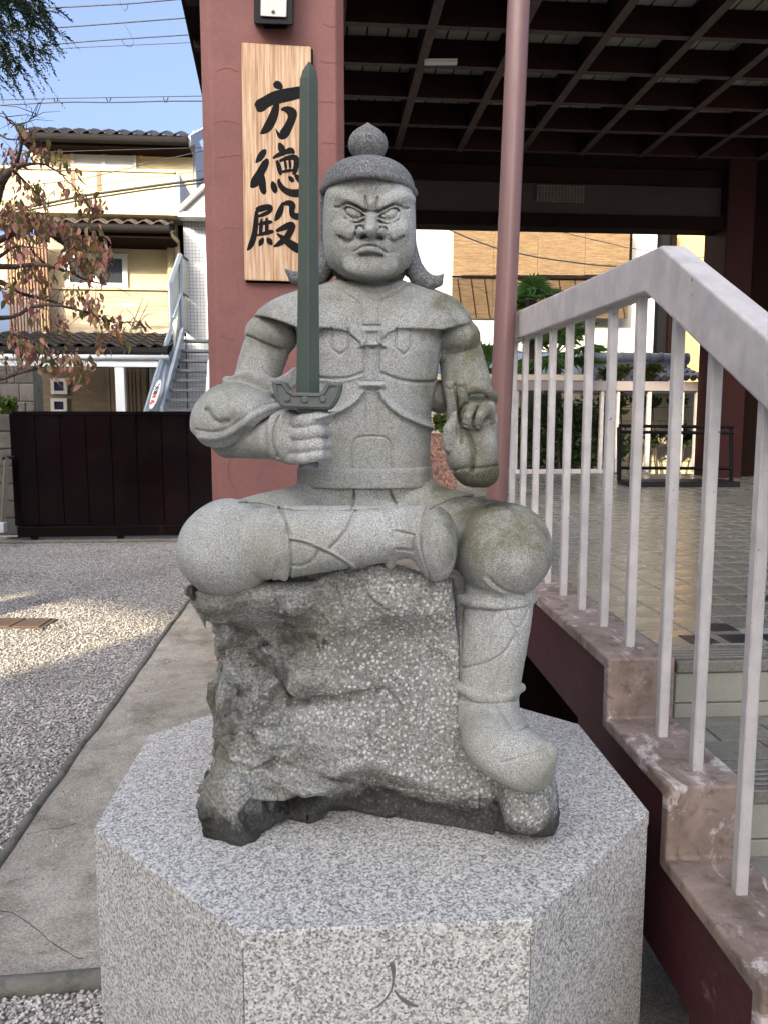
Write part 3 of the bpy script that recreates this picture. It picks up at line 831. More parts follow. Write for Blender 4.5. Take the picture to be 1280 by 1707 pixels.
def m_granite_dark(name='dark_carved_granite', k=.62):
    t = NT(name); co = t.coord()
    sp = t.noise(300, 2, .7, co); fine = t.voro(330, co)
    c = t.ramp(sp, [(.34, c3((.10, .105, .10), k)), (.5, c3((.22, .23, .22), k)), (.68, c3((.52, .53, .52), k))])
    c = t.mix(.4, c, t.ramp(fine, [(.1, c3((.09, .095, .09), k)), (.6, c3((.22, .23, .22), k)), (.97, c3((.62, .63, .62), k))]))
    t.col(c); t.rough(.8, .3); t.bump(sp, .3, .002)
    return t.m
def m_rock():
    t = NT('rough_rock'); co = t.coord()
    sp = t.noise(190, 4, .75, co); fine = t.voro(260, co)
    c = t.ramp(sp, [(.34, (.06, .061, .055)), (.5, (.255, .26, .235)), (.66, (.54, .545, .505))])
    c = t.mix(.35, c, t.ramp(fine, [(.1, (.07, .07, .062)), (.5, (.24, .245, .22)), (.95, (.52, .52, .48))]))
    # lichen and rain stains: olive and near-black patches of their own shape
    big = t.noise(5, 7, .65, co, .8)
    sx_ = t.n('ShaderNodeSeparateXYZ'); t.l(co, sx_.inputs[0]); lf = t.ramp(t.math('ADD', sx_.outputs[0], .5), [(.36, .8), (.58, .2)])
    c = t.mix(t.math('MULTIPLY', lf, t.ramp(big, [(.44, 0.0), (.60, .7)])), c, (.10, .092, .055))
    st = t.noise(8, 8, .7, t.coord((1, 1, .6)), .5)
    c = t.mix(t.math('MULTIPLY', lf, t.ramp(st, [(.52, 0.0), (.62, .85)])), c, (.035, .035, .03))
    sep = t.n('ShaderNodeSeparateXYZ'); t.l(co, sep.inputs[0])
    # chisel pocks: pale bruised points
    d = t.voro(105, t.mix(.012, co, t.noise(30, 2, .5, co), 'ADD'), 'Distance', 'F1', 1.0)
    pm = t.math('MULTIPLY', t.ramp(t.math('ADD', d, t.math('MULTIPLY', t.noise(60, 3, .6, co), .35)), [(.36, 1.0), (.56, 0.0)]), t.ramp(t.math('ADD', t.math('MULTIPLY', sep.outputs[0], 1.4), t.noise(6, 4, .6, co)), [(.26, 0.0), (.46, 1.0)]))
    c = t.mix(t.math('MULTIPLY', pm, .8), c, (.66, .66, .61))
    damp = t.math('SUBTRACT', t.math('MULTIPLY', t.noise(16, 6, .7, co), .16), sep.outputs[2])
    c = t.mix(t.ramp(t.math('ADD', damp, .5), [(.5, 0.0), (.535, .85)]), c, (.022, .022, .02))
    t.col(c); t.rough(.9, .2)
    b = t.bump(sp, .6, .004)
    t.bump(t.math('MULTIPLY', d, pm), .5, .006, b)
    return t.m
def m_granite_pedestal():
    t = NT('speckled_granite'); co = t.coord()
    a = t.voro(265, co); b = t.voro(430, co); n = t.noise(150, 3, .75, co)
    st = [(.0, (.008, .009, .009)), (.2, (.03, .032, .033)), (.32, (.17, .175, .17)), (.48, (.44, .44, .40)), (.66, (.71, .70, .635)), (1, (.83, .82, .745))]
    c = t.mix(.22, t.ramp(a, st), t.ramp(b, st))
    c = t.mix(.25, c, t.ramp(n, [(.38, (.06, .06, .056)), (.5, (.50, .495, .45)), (.62, (.83, .82, .745))]))
    t.col(c); t.rough(.38, .45); t.bump(n, .06, .001)
    return t.m
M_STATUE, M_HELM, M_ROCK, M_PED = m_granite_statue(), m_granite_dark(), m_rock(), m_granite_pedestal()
M_SWORD = m_paint('green_slate', (.055, .075, .058), .55, .18, 5, None, bump=.1, fine=160, spec=.4)
M_SWORD_PALE = m_paint('green_slate_honed', (.12, .135, .12), .7, .2, 8, None, bump=.15, fine=200)

# ------------------------------------------------------------------ pedestal: octagon, 1.115 m across flats
PC = np.array((-.028, 1.709)); PA = math.radians(3.6); PZ = .75
PR = 1.126 / 2 / math.cos(math.pi / 8)
def oct_pt(k, r, z):
    a = PA - math.pi / 2 - math.pi / 8 + k * math.pi / 4
    return np.array((PC[0] + r * math.cos(a), PC[1] + r * math.sin(a), z))
ped = thing('stone_pedestal', 'octagonal speckled grey granite pedestal carrying the seated warrior statue', 'pedestal', (PC[0], PC[1], 0))
mb = MB()
top = [oct_pt(k, PR, PZ) for k in range(8)]; bot = [oct_pt(k, PR, PZ - .03) for k in range(8)]
mb.add(bot + top, [tuple(range(8))[::-1], tuple(range(8, 16))] + [(k, (k + 1) % 8, 8 + (k + 1) % 8, 8 + k) for k in range(8)])
obj('top_slab', mb, M_PED, ped, bevel=.0013)
for k in range(8):
    mb = MB(); e = .0012
    o0, o1 = oct_pt(k, PR - .0015, 0), oct_pt(k + 1, PR - .0015, 0); i0, i1 = oct_pt(k, PR - .06, 0), oct_pt(k + 1, PR - .06, 0)
    d = (o1 - o0) / np.linalg.norm(o1 - o0) * e
    q = [o0 + d, o1 - d, i1 - d, i0 + d]
    mb.hexa(q, [p + np.array((0, 0, PZ - .0305)) for p in q]); obj('side_slab', mb, M_PED, ped, bevel=.0012)
# engraved sign on the front slab: shallow cut strokes
M_CUT = m_paint('engraved_stone', (.15, .15, .14), .9, .35, 30, None, bump=.3)
fa, fb = oct_pt(0, PR - .0015, 0), oct_pt(1, PR - .0015, 0)
fx = (fb - fa) / np.linalg.norm(fb - fa); fn_ = np.array((fx[1], -fx[0], 0))
def on_front(px, py, d):
    r = ray(px, py); o = np.array((0, 0, CAM_H)); k = np.dot(fa - o, fn_) / np.dot(r, fn_)
    return o + r * k + fn_ * d
mb = MB()
for st in ([(652, 1604, 5), (655, 1612, 6), (656, 1625, 3.5), (655, 1640, 2.5), (652, 1652, 2), (641, 1668, 2.5), (632, 1676, 3), (626, 1680, 1)],
           [(657, 1650, 1.5), (667, 1664, 3.5), (680, 1672, 5.5), (696, 1678, 2)]):
    stroke(mb, smooth([(x_, y_, w_ * .75) for x_, y_, w_ in st], 2), on_front, -.004, .0005)
bm_fix(obj('engraved_mark', mb, M_CUT, ped))

# ------------------------------------------------------------------ the warrior's body
def groove(px, py, pts, w, dep, sm=2):
    d = poly2d(px, py, smooth(pts, sm) if sm else pts)
    return dep * np.exp(-(d / w) ** 2)
def step_line(px, py, pts, w, dep):
    return groove(px, py, pts, w, dep)
def prof(rows):
    """rows of (py, left px, right px, half depth m, centre Y) -> loft in metres"""
    z = []; cx = []; a = []; b = []; cy = []
    for py, l, r, bb, yy in rows:
        p0, p1 = P3(l, py, yy), P3(r, py, yy); z.append(p0[2]); cx.append((p0[0] + p1[0]) / 2); a.append((p1[0] - p0[0]) / 2); b.append(bb); cy.append(yy * K)
    o = np.argsort(z)
    return [np.array(q)[o] for q in (z, cx, a, b, cy)]
def loft_fn(rows, n=2.4, kz=.02):
    Z, CXs, A, Bd, CYs = prof(rows)
    def fn(p):
        z = p[:, 2]
        cx, a, b, cy = (np.interp(z, Z, q) for q in (CXs, A, Bd, CYs))
        lx, ly = np.abs(p[:, 0] - cx) / a, np.abs(p[:, 1] - cy) / b
        d = ((lx ** n + ly ** n) ** (1 / n) - 1) * np.minimum(a, b)
        return smax(d, np.abs(z - (Z[0] + Z[-1]) / 2) - (Z[-1] - Z[0]) / 2, kz)
    lo = np.array(((CXs - A).min(), (CYs - Bd).min(), Z[0])); hi = np.array(((CXs + A).max(), (CYs + Bd).max(), Z[-1]))
    return fn, lo, hi

body = Field()
TY = 1.785
# torso, hips, belt
f, lo, hi = loft_fn([(470, 552, 680, .075, TY), (510, 520, 710, .105, TY), (545, 496, 734, .122, TY), (590, 500, 733, .125, TY), (632, 508, 727, .118, TY),
                     (690, 520, 718, .108, TY), (740, 519, 717, .104, TY), (780, 510, 716, .106, TY), (820, 500, 722, .11, TY)])
body.add(f, lo, hi, 0)
body.ell((612, 850, 1.80), 132, 46, .135, .03)
# neck
body.cap((615, 492, 1.785), (615, 430, 1.77), 52, 48, .012)
# shoulder yoke
yoke_b = [(395, 524), (412, 526), (440, 528), (465, 534), (497, 546), (540, 546), (566, 549), (584, 556), (597, 568), (604, 574), (630, 574), (637, 565), (648, 555), (666, 548), (700, 549), (735, 550), (765, 542), (790, 538), (815, 536)]
_yx, _yy = zip(*yoke_b)
q_ = TY * K / F_PX
_yf, _ylo, _yhi = loft_fn([(466, 572, 660, .05, TY), (474, 545, 686, .075, TY), (482, 522, 712, .094, TY), (490, 494, 735, .108, TY), (498, 470, 753, .116, TY), (508, 449, 767, .121, TY), (518, 434, 776, .122, TY),
                           (530, 424, 783, .126, TY), (545, 417, 788, .130, TY), (600, 412, 791, .134, TY)], 2.3)
def yoke(p):
    px, py = proj(p)
    cut = (py - np.interp(px, _yx, _yy)) * q_
    return smax(_yf(p), cut.astype(np.float32), .004)
body.add(yoke, _ylo, _yhi, .002)
# viewer-left arm
body.ell((453, 559, 1.785), 43, 33, .066, .003, rot=12)
body.cap((450, 566, 1.79), (420, 660, 1.765), 38, 36, .004)
body.cap((385, 728, 1.73), (470, 732, 1.60), 36, 34, .02)
# viewer-right arm with cuff
body.ell((763, 564, 1.785), 36, 31, .066, .003, rot=-8)
body.cap((765, 580, 1.79), (779, 652, 1.77), 35, 41, .004)
body.chain([(754, 666, 1.735), (768, 655, 1.69), (784, 648, 1.668), (800, 646, 1.662), (812, 650, 1.672), (821, 659, 1.705), (818, 668, 1.78)], [8, 9, 9.5, 9.5, 9.5, 9, 8], .0015)
body.cap((793, 668, 1.76), (792, 775, 1.56), 30, 33, .015)
body.ell((734, 662, 1.83), 26, 27, .05, .006)
body.cap((752, 690, 1.80), (772, 770, 1.60), 10, 22, .01)
# thighs, knees
body.cap((560, 856, 1.80), (430, 890, 1.62), 58, 66, .03)
body.ell((384, 914, 1.545), 85, 83, .118, .02)
body.cap((672, 856, 1.80), (800, 895, 1.62), 60, 66, .03)
body.ell((838, 916, 1.545), 81, 80, .118, .02)
# folded shin and sole-forward foot
body.cap((455, 906, 1.50), (652, 888, 1.50), 63, 47, .006)
body.chain([(478, 850, 1.485), (473, 880, 1.44), (471, 920, 1.435), (474, 962, 1.47)], [9, 8, 8, 8], .004)
body.chain([(646, 845, 1.50), (655, 868, 1.462), (657, 905, 1.458), (650, 940, 1.49)], [8, 9, 9, 8], .004)
body.cap((660, 880, 1.50), (712, 890, 1.48), 40, 50, .012)
body.ell((724, 906, 1.475), 38, 64, .07, .008, rot=-4)
# standing shin and shoe
body.cap((832, 985, 1.55), (815, 1165, 1.53), 60, 50, .008)
body.chain([(768, 998, 1.54), (790, 1005, 1.495), (828, 1010, 1.475), (866, 1006, 1.495), (888, 998, 1.54)], [8, 8, 8, 8, 8], .004)
body.chain([(766, 1146, 1.53), (782, 1156, 1.49), (815, 1162, 1.475), (848, 1158, 1.485), (868, 1146, 1.53)], [9, 9, 9, 9, 9], .004)
body.cap((812, 1190, 1.52), (834, 1238, 1.46), 52, 48, .015)
body.ell((846, 1248, 1.44), 82, 49, .090, .02, rot=28, n=2.4)
body.chain([(862, 1254, 1.40), (888, 1259, 1.38), (910, 1254, 1.375)], [42, 35, 21], .02)
body.cap((770, 1215, 1.54), (850, 1262, 1.44), 14, 30, .01)
# fist round the sword grip
body.ell((483, 727, 1.575), 36, 44, .042, .008, n=2.6)
for y0, y1, r in ((702, 697, 12), (724, 719, 12.5), (745, 741, 12.5), (763, 758, 11)):
    body.chain([(484, y0 + 1, 1.555), (505, y0, 1.518), (532, y1, 1.515), (545, y1 + 1, 1.545)], [r * .97, r * .97, r * .95, r * .86], .0015)
body.ell((458, 729, 1.585), 12, 38, .045, .006)
# raised hand, two fingers up
body.ell((787, 744, 1.505), 39, 56, .042, .01, n=2.4)
body.ell((768, 752, 1.49), 25, 44, .035, .012, rot=-6)
body.ell((806, 748, 1.49), 22, 44, .035, .012, rot=2)
body.ell((797, 785, 1.51), 35, 27, .045, .012, n=2.6)
body.chain([(758, 712, 1.50), (755, 682, 1.485), (749.5, 642.5, 1.470)], [12, 10, 8.6], .002)
body.chain([(776, 710, 1.50), (771, 680, 1.485), (765.5, 640, 1.466)], [13, 11.5, 9.8], .002)
body.chain([(792, 702, 1.505), (793, 682, 1.482), (787, 680, 1.458), (780, 694, 1.446), (777, 710, 1.455)], [11, 11, 10, 9.5, 8.5], .0012)
body.chain([(812, 702, 1.508), (813, 686, 1.482), (806, 682, 1.454), (799, 694, 1.444), (795, 709, 1.454)], [11, 11.5, 11.5, 10, 8.5], .0012)
body.chain([(817, 676, 1.52), (819, 700, 1.51), (821, 740, 1.51)], [7, 9, 9], .006)
body.chain([(752, 742, 1.475), (749, 716, 1.46), (759, 693, 1.453)], [15, 11, 8], .004)
# head
HY = 1.735
def head(p):
    c = P3(616, 380, HY); q = HY * K / F_PX
    z = (p[:, 2] - c[2]) / q
    w = np.interp(z, [-94, -75, -50, -20, 20, 60, 94], [63, 69.5, 72.5, 73.5, 72.5, 71, 65]) * q
    dp = np.interp(z, [-94, -60, 0, 60, 94], [.100, .110, .114, .113, .105])
    l = np.stack((np.abs(p[:, 0] - c[0]) / w, np.abs(p[:, 1] - c[1]) / dp, np.abs(p[:, 2] - c[2]) / (94 * q)), 1)
    g = ((l ** 3.1).sum(1)) ** (1 / 3.1)
    return (g - 1) * .09
cH = P3(615, 380, HY)
body.add(head, cH - .14, cH + .14, .006)
FY = HY - .112            # face front
# forehead bulge, brows, glabella
body.ell((617, 322, FY + .020), 44, 22, .026, .02)
# brow masses, rising outwards, with a hard fold beneath
body.chain([(553, 330, FY + .040), (566, 328, FY + .012), (580, 330, FY - .001), (596, 338, FY - .006), (609, 347, FY - .004)], [8, 10, 10.5, 9, 6], .006)
body.chain([(684, 333, FY + .044), (670, 329, FY + .012), (656, 331, FY - .001), (641, 339, FY - .006), (628, 347, FY - .004)], [8, 10, 10.5, 9, 6], .006)
body.ell((618.5, 341, FY - .006), 8.5, 10, .013, .003)
# eye sockets
for cx, cy, tl in ((589, 356, 18), (649, 358, -18)):
    body.ell((cx, cy + 1, FY - .002), 21, 12.5, .012, .008, 's', rot=tl)
body.chain([(572, 344, FY - .004), (582, 342, FY - .009), (594, 347, FY - .012), (609, 354, FY - .012)], [2, 2.8, 3, 2.5], .003, 's')
body.chain([(667, 346, FY - .004), (656, 344, FY - .009), (643, 349, FY - .012), (628, 355, FY - .012)], [2, 2.8, 3, 2.5], .003, 's')
body.chain([(606, 352, FY - .008), (618, 353.5, FY - .016), (631, 353, FY - .008)], [1.8, 2.4, 1.8], .002, 's')
for cx, cy, tl in ((590, 355.5, 20), (648.5, 358, -18)):
    body.ell((cx, cy + 1, FY + .0120), 17.5, 12.5, .0195, .001, rot=tl)
body.chain([(558, 344, FY + .030), (567, 346.5, FY + .012), (573, 343, FY + .004), (580, 340.5, FY - .003), (592, 345.5, FY - .006), (607, 356, FY - .003)], [1.6, 2.8, 3.2, 3.6, 3.6, 3], .003)
body.chain([(572, 350, FY + .007), (576, 360, FY + .002), (584, 367.5, FY - .001), (595, 368.5, FY - .002), (607, 362, FY - .001)], [2.2, 3, 3.4, 3.4, 2.6], .004)
body.chain([(675, 357, FY + .032), (668, 350.5, FY + .012), (664, 346, FY + .004), (657, 342.5, FY - .003), (645, 348, FY - .006), (630, 358, FY - .003)], [1.6, 2.8, 3.2, 3.6, 3.6, 3], .003)
body.chain([(666, 353, FY + .007), (662, 362, FY + .002), (655, 369.5, FY - .001), (644, 371, FY - .002), (631, 364, FY - .001)], [2.2, 3, 3.4, 3.4, 2.6], .004)
body.chain([(573, 364, FY + .010), (582, 373, FY + .003), (596, 374, FY + .000), (606, 367, FY + .001)], [1.5, 1.8, 1.8, 1.2], .003, 's')
body.chain([(665, 366, FY + .010), (657, 375, FY + .003), (644, 377, FY + .000), (633, 369, FY + .001)], [1.5, 1.8, 1.8, 1.2], .003, 's')
# cheeks and laughter folds
body.ell((580, 388, FY + .014), 22, 15, .022, .012, rot=24)
body.ell((657, 390, FY + .014), 22, 15, .022, .012, rot=-24)
body.chain([(597, 378, FY - .004), (589, 388, FY - .008), (583, 397, FY - .002)], [5, 7.5, 5], .006)
body.chain([(638, 379, FY - .004), (646, 390, FY - .008), (653, 399, FY - .002)], [5, 7.5, 5], .006)
body.chain([(566, 378, FY + .012), (567, 392, FY + .008), (575, 402, FY + .002), (588, 404, FY - .002)], [2, 3, 3.5, 2.5], .008, 's')
body.chain([(670, 380, FY + .012), (669, 394, FY + .008), (661, 404, FY + .002), (648, 406, FY - .002)], [2, 3, 3.5, 2.5], .008, 's')
# nose
body.chain([(618.5, 355, FY - .003), (618.5, 370, FY - .016), (618, 380, FY - .026)], [7.5, 8.5, 10], .006)
body.ell((618, 385, FY - .026), 13, 10.5, .019, .004)
body.ell((601.5, 388, FY - .012), 9, 9, .017, .002)
body.ell((634.5, 388, FY - .012), 9, 9, .017, .002)
body.chain([(594, 381, FY - .006), (598, 374, FY - .012), (604, 373, FY - .020), (608, 378, FY - .026)], [1.6, 1.8, 1.6, 1.2], .002, 's')
body.chain([(643, 381, FY - .006), (639, 374, FY - .012), (633, 373, FY - .020), (628, 378, FY - .026)], [1.6, 1.8, 1.6, 1.2], .002, 's')
body.ell((605, 395, FY - .020), 6, 4.5, .014, .002, 's', rot=-14)
body.ell((631, 395, FY - .020), 6, 4.5, .014, .002, 's', rot=14)
# mouth: muzzle, lips pressed in a steep downward curve
body.ell((617, 412, FY + .006), 36, 17, .020, .010)
mth = [(588, 420.5), (594, 416.5), (602, 411.5), (610, 408.8), (617, 408.2), (624, 409.2), (632, 412.2), (640, 417.5), (645, 422)]
mk = lambda x: .0006 * abs(x - 617)
body.chain([(x, y - 3, FY - .017 + mk(x)) for x, y in mth], [1.5, 2.6, 3.4, 4.0, 3.2, 4.0, 3.4, 2.6, 1.5], .0025)
body.chain([(595, 421.5, FY - .005), (604, 416.5, FY - .014), (617, 414.5, FY - .018), (630, 417, FY - .014), (640, 422.5, FY - .005)], [3, 5.5, 6.5, 5.5, 3], .0015)
body.chain([(x, y + .4, FY - .024 + mk(x)) for x, y in mth], [2.0, 1.8, 1.6, 1.5, 1.5, 1.5, 1.6, 1.8, 2.0], .001, 's')
body.chain([(602, 428, FY - .008), (617, 426, FY - .013), (634, 428.5, FY - .008)], [2, 3, 2], .006, 's')
# chin boss with a cleft fold round it, jowls
body.ell((618, 446, FY + .012), 42, 19, .020, .02)
body.chain([(585, 458, FY + .016), (617, 463, FY + .010), (652, 458, FY + .016)], [1.5, 2, 1.5], .012, 's')
# relief lines of the armour, strap, panels and bandages (cut or raised on the front)
def relief(p, d):
    px, py = proj(p); fr = (p[:, 1] < 1.76 * K)
    r = np.zeros(len(p), np.float32)
    def g(pts, w, dep, x0=None, y0=None, sm=2):
        if 470 < pts[0][1] < 960: dep *= 1.35; w *= 1.1
        xs, ys = zip(*pts); e = w * 3
        m = fr & (px > min(xs) - e) & (px < max(xs) + e) & (py > min(ys) - e) & (py < max(ys) + e)
        if m.any(): r[m] += groove(px[m], py[m], pts, w, dep, sm)
    near = np.abs(d) < .02
    if not near.any(): return d
    g([(556, 452), (572, 465), (592, 473), (617, 475), (643, 473), (662, 465), (678, 453)], 3.2, -.014)
    # face: lid edges, creases of brow, nose and mouth
    if (p[:, 2] > 1.8).any():
        for sx in (1, -1):
            X = (lambda x: x) if sx > 0 else (lambda x: 1238.5 - x)
            o = 0 if sx > 0 else 2
            def gs(pts, w, dep, sm=2): g([(X(x), y + o) for x, y in pts], w, dep, None, None, sm)
            gs([(574, 349), (581, 344.5), (592, 349.5), (606, 358.5)], 1.4, -.0052)
            gs([(575, 350), (579, 358), (587, 363), (598, 363.2), (606, 359.5)], 1.2, -.004)
            gs([(559, 345), (567, 346), (573, 340.5), (581, 337.5), (594, 343.5), (609, 352.5)], 1.8, -.0062)
            gs([(575, 364), (583, 370), (596, 371.5), (606, 366)], 1.6, -.0016)
            gs([(609, 328), (611, 340), (611, 349)], 1.6, -.005)
            gs([(592, 391), (593, 381), (598, 376), (604, 376.5), (608, 383)], 1.4, -.005)
            gs([(603, 395.5), (609, 394.5)], 2.6, -.010, 0)
            gs([(592, 390), (589, 397), (582, 402)], 3.0, -.003)
        g([(606, 351), (619, 353.5), (631, 351.5)], 1.6, -.006)
        g([(590, 419), (594, 416.8), (602, 411.8), (610, 409.2), (617, 408.8), (624, 409.6), (632, 412.4), (640, 417.8), (644, 421)], 1.5, -.0055)
        g([(600, 425.5), (608, 424), (617, 423.5), (627, 424), (636, 426.5)], 2.2, -.0055)
    # chest and belly
    g([(480, 628), (533, 629), (560, 632), (585, 629), (605, 621)], 1.8, -.006)
    g([(636, 621), (655, 630), (680, 636), (716, 637), (735, 634)], 1.8, -.006)
    g([(480, 632), (533, 633), (560, 636), (585, 633), (605, 625)], 2.6, .0025)
    g([(553, 547), (553, 581), (567, 592), (581, 581), (581, 548)], 1.5, -.0035, sm=0)
    g([(660, 547), (660, 580), (672, 592), (684, 580), (684, 549)], 1.5, -.0035, sm=0)
    g([(540, 452), (556, 474), (575, 490), (598, 502), (605, 520), (604, 542)], 1.6, -.004)
    g([(684, 462), (671, 480), (652, 492), (634, 502), (629, 520), (629, 542)], 1.6, -.004)
    g([(607, 580), (607, 632)], 1.5, -.004, sm=0); g([(631, 580), (631, 632)], 1.5, -.004, sm=0)
    g([(619, 585), (619, 635)], 5, .004, sm=0)
    g([(609, 655), (611, 722)], 1.4, -.0035, sm=0); g([(631, 655), (630, 722)], 1.4, -.0035, sm=0)
    g([(615, 655), (615, 720)], 1.0, -.002, sm=0); g([(625, 655), (625, 720)], 1.0, -.002, sm=0)
    g([(604, 642), (637, 642)], 4, .010, sm=0)
    g([(601, 635), (640, 635)], 1.2, -.004, sm=0); g([(601, 650), (640, 650)], 1.2, -.004, sm=0)
    g([(605, 652), (596, 666), (575, 682), (548, 692), (530, 697)], 4.0, .009)
    g([(634, 654), (644, 672), (665, 690), (695, 704), (722, 713)], 4.0, .009)
    g([(587, 782), (587, 745), (594, 729), (610, 727), (630, 727), (646, 730), (653, 746), (654, 782)], 1.4, -.0035)
    # buckle star at the throat
    g([(606, 551), (634, 551), (631, 568), (640, 577), (621, 574), (602, 578), (610, 566), (606, 551)], 2.2, .006, sm=0)
    g([(606, 543), (634, 543)], 1.3, -.005, sm=0); g([(600, 581), (612, 576), (621, 580), (632, 576), (642, 581)], 1.6, -.006, sm=0)
    # loin cloth and hem lines
    g([(591, 812), (590, 832), (587, 850)], 1.5, -.004); g([(649, 812), (652, 828), (664, 846)], 1.5, -.004)
    g([(400, 838), (438, 840), (470, 850), (520, 853), (590, 852), (640, 848)], 1.5, -.0035)
    g([(714, 851), (738, 838), (765, 829), (800, 827)], 1.5, -.004)
    # folded shin
    g([(592, 852), (580, 880), (566, 898), (550, 914)], 1.8, -.005)
    g([(484, 897), (510, 901), (535, 912), (560, 924), (592, 946)], 2.2, .004); g([(484, 901), (508, 905), (532, 917), (560, 929), (590, 951)], 1.4, -.004)
    g([(487, 942), (505, 944), (524, 933), (531, 916)], 1.6, -.004)
    g([(466, 846), (483, 880), (487, 925), (483, 968)], 1.5, -.005); g([(462, 940), (455, 962), (440, 985)], 2, -.003)
    g([(658, 885), (690, 892), (688, 918), (660, 915)], 1.5, -.004, sm=0)
    g([(708, 850), (700, 885), (703, 925), (716, 962)], 1.6, -.004)
    # standing shin
    g([(766, 1114), (792, 1110), (820, 1101), (842, 1086), (858, 1058)], 1.7, -.005)
    g([(842, 1008), (845, 1030), (853, 1044), (862, 1048), (871, 1040), (880, 1018), (882, 1006)], 1.5, -.004)
    g([(858, 1050), (866, 1075), (868, 1105)], 1.5, -.004)
    g([(812, 960), (825, 975), (845, 987), (870, 992)], 2.2, -.005); g([(806, 966), (818, 980), (838, 990)], 2.5, .003)
    g([(766, 1012), (800, 1018), (840, 1019), (880, 1012)], 1.5, -.004); g([(768, 1168), (815, 1175), (862, 1168)], 1.5, -.004)
    g([(828, 1176), (840, 1195), (852, 1216), (862, 1218), (884, 1210)], 1.6, -.005, sm=1)
    g([(835, 1272), (870, 1262), (905, 1252), (926, 1241)], 1.8, -.003)
    # fist: knuckle and wrist lines, palm lines of the raised hand
    g([(466, 694), (457, 712), (455, 738), (464, 762)], 1.6, -.004)
    g([(780, 722), (788, 745), (789, 768), (786, 784)], 3.2, -.006)
    g([(800, 712), (816, 708), (824, 706)], 1.5, -.003)
    g([(757, 642), (761, 664), (764, 686)], 1.3, -.004, sm=0); g([(796, 678), (790, 690), (787, 702), (786, 714)], 1.3, -.003); g([(764, 694), (768, 680), (776, 672)], 1.5, -.006)
    g([(762, 690), (766, 704), (770, 722), (768, 740)], 1.7, -.006); g([(770, 714), (782, 719), (796, 717)], 2.0, -.006)
    g([(744, 646), (749, 651), (755, 646)], 1.0, -.002); g([(760, 643), (766, 648), (771, 642)], 1.0, -.002)
    g([(772, 708), (781, 711)], 1.2, -.003); g([(789, 711), (799, 710)], 1.2, -.003)
    g([(752, 786), (775, 779), (800, 781), (826, 776)], 2.0, -.003)
    # puff sleeve creases
    g([(414, 560), (440, 572), (470, 583), (498, 586)], 1.8, -.004); g([(733, 592), (760, 590), (793, 580)], 1.8, -.004)
    return np.where(near, d - r, d)
def uneven(p, d):
    return d + np.where(np.abs(d) < .02, vnoise(p, 13.) * .004 + vnoise(p, 37.) * .0016 + vnoise(p, 90.) * .0008, 0)
body.add(uneven, (-.5, 1.1, .7), (.5, 2.1, 1.86), 0, 'fn')
body.add(relief, (-.5, 1.1, .7), (.5, 1.76 * K, 2.3), 0, 'fn')

warrior = thing('warrior_statue', 'grey granite statue of a scowling helmeted warrior seated cross-legged with one hand raised', 'statue', (PC[0], PC[1], PZ))
V, Q = body.mesh((-.41, 1.18, .74), (.38, 1.95, 2.12), .0023, band=.012)
# loose crumbs would be specks: keep it as one carved surface
b_o = obj('body', (V, Q), M_STATUE, warrior, smooth=True)

# belt
belt = Field()
f, lo, hi = loft_fn([(776, 499, 719, .114, TY), (783, 497, 720, .117, TY), (796, 497, 721, .118, TY), (808, 496, 723, .119, TY)], 2.5, .004)
belt.add(f, lo, hi)
V, Q = belt.mesh(lo - .02, hi + .02, .003); obj('belt', (V, Q), M_STATUE, warrior, smooth=True)

# sleeve with frill on the sword arm
slv = Field()
slv.ell((390, 694, 1.70), 66, 56, .098, .01, rot=-14)
slv.ell((368, 712, 1.70), 45, 44, .090, .02)
slv.ell((428, 692, 1.665), 46, 36, .082, .02)
hem = [(300, 705), (323, 722), (338, 742), (360, 748), (378, 746), (394, 739), (416, 723), (432, 704), (448, 694), (464, 690), (490, 688)]
_hx, _hy = zip(*smooth(hem, 2))
def folds(p, d):
    px, py = proj(p); m = (p[:, 1] < 1.74 * K) & (np.abs(d) < .02)
    r = np.zeros(len(p), np.float32)
    for pts, w, dep in (([(346, 684), (351, 693), (358, 701), (368, 705), (380, 703)], 4, -.008),
                        ([(375, 664), (374, 680), (377, 698)], 9, -.006), ([(352, 674), (362, 686), (368, 698)], 6, .004),
                        ([(380, 704), (400, 694), (424, 678), (450, 668)], 8, -.004),
                        ([(332, 730), (360, 733), (386, 724), (410, 706), (430, 688), (450, 680), (470, 678)], 5.5, .005),
                        ([(328, 716), (356, 722), (384, 713), (408, 695), (430, 679), (464, 670)], 2.2, -.004)):
        r[m] += groove(px[m], py[m], pts, w, dep)
    d = d - r
    cut = (py - np.interp(px, _hx, _hy)) * (p[:, 1] / F_PX)
    return smax(d, cut.astype(np.float32), .003)
slv.add(folds, (-.6, 1.2, 1.3), (0, 1.95, 1.8), 0, 'fn')
fr = smooth([(375, 634), (382, 632), (395, 627), (410, 621), (428, 626), (446, 633), (462, 634), (478, 626), (492, 615)], 2)
fy_ = lambda x: 1.72 - .05 * math.sin(min(1, max(0, (x - 372) / 122)) * math.pi)
slv.chain([(x, y, fy_(x)) for x, y in fr], [3.5] * len(fr), .002)
slv.chain([(x + 2, y + 7, fy_(x) + .004) for x, y in fr], [6] * len(fr), .006)
slv.chain([(x + 5, y + 17, fy_(x) + .010) for x, y in fr[2:]], [8] * (len(fr) - 2), .008)
slv.ell((379, 634, 1.715), 7, 7, .012, .003)
slv.cap((424, 655, 1.755), (416, 690, 1.74), 42, 46, .02)
V, Q = slv.mesh((-.41, 1.43, 1.36), (-.13, 1.81, 1.71), .0025); obj('sleeve', (V, Q), M_STATUE, warrior, smooth=True)

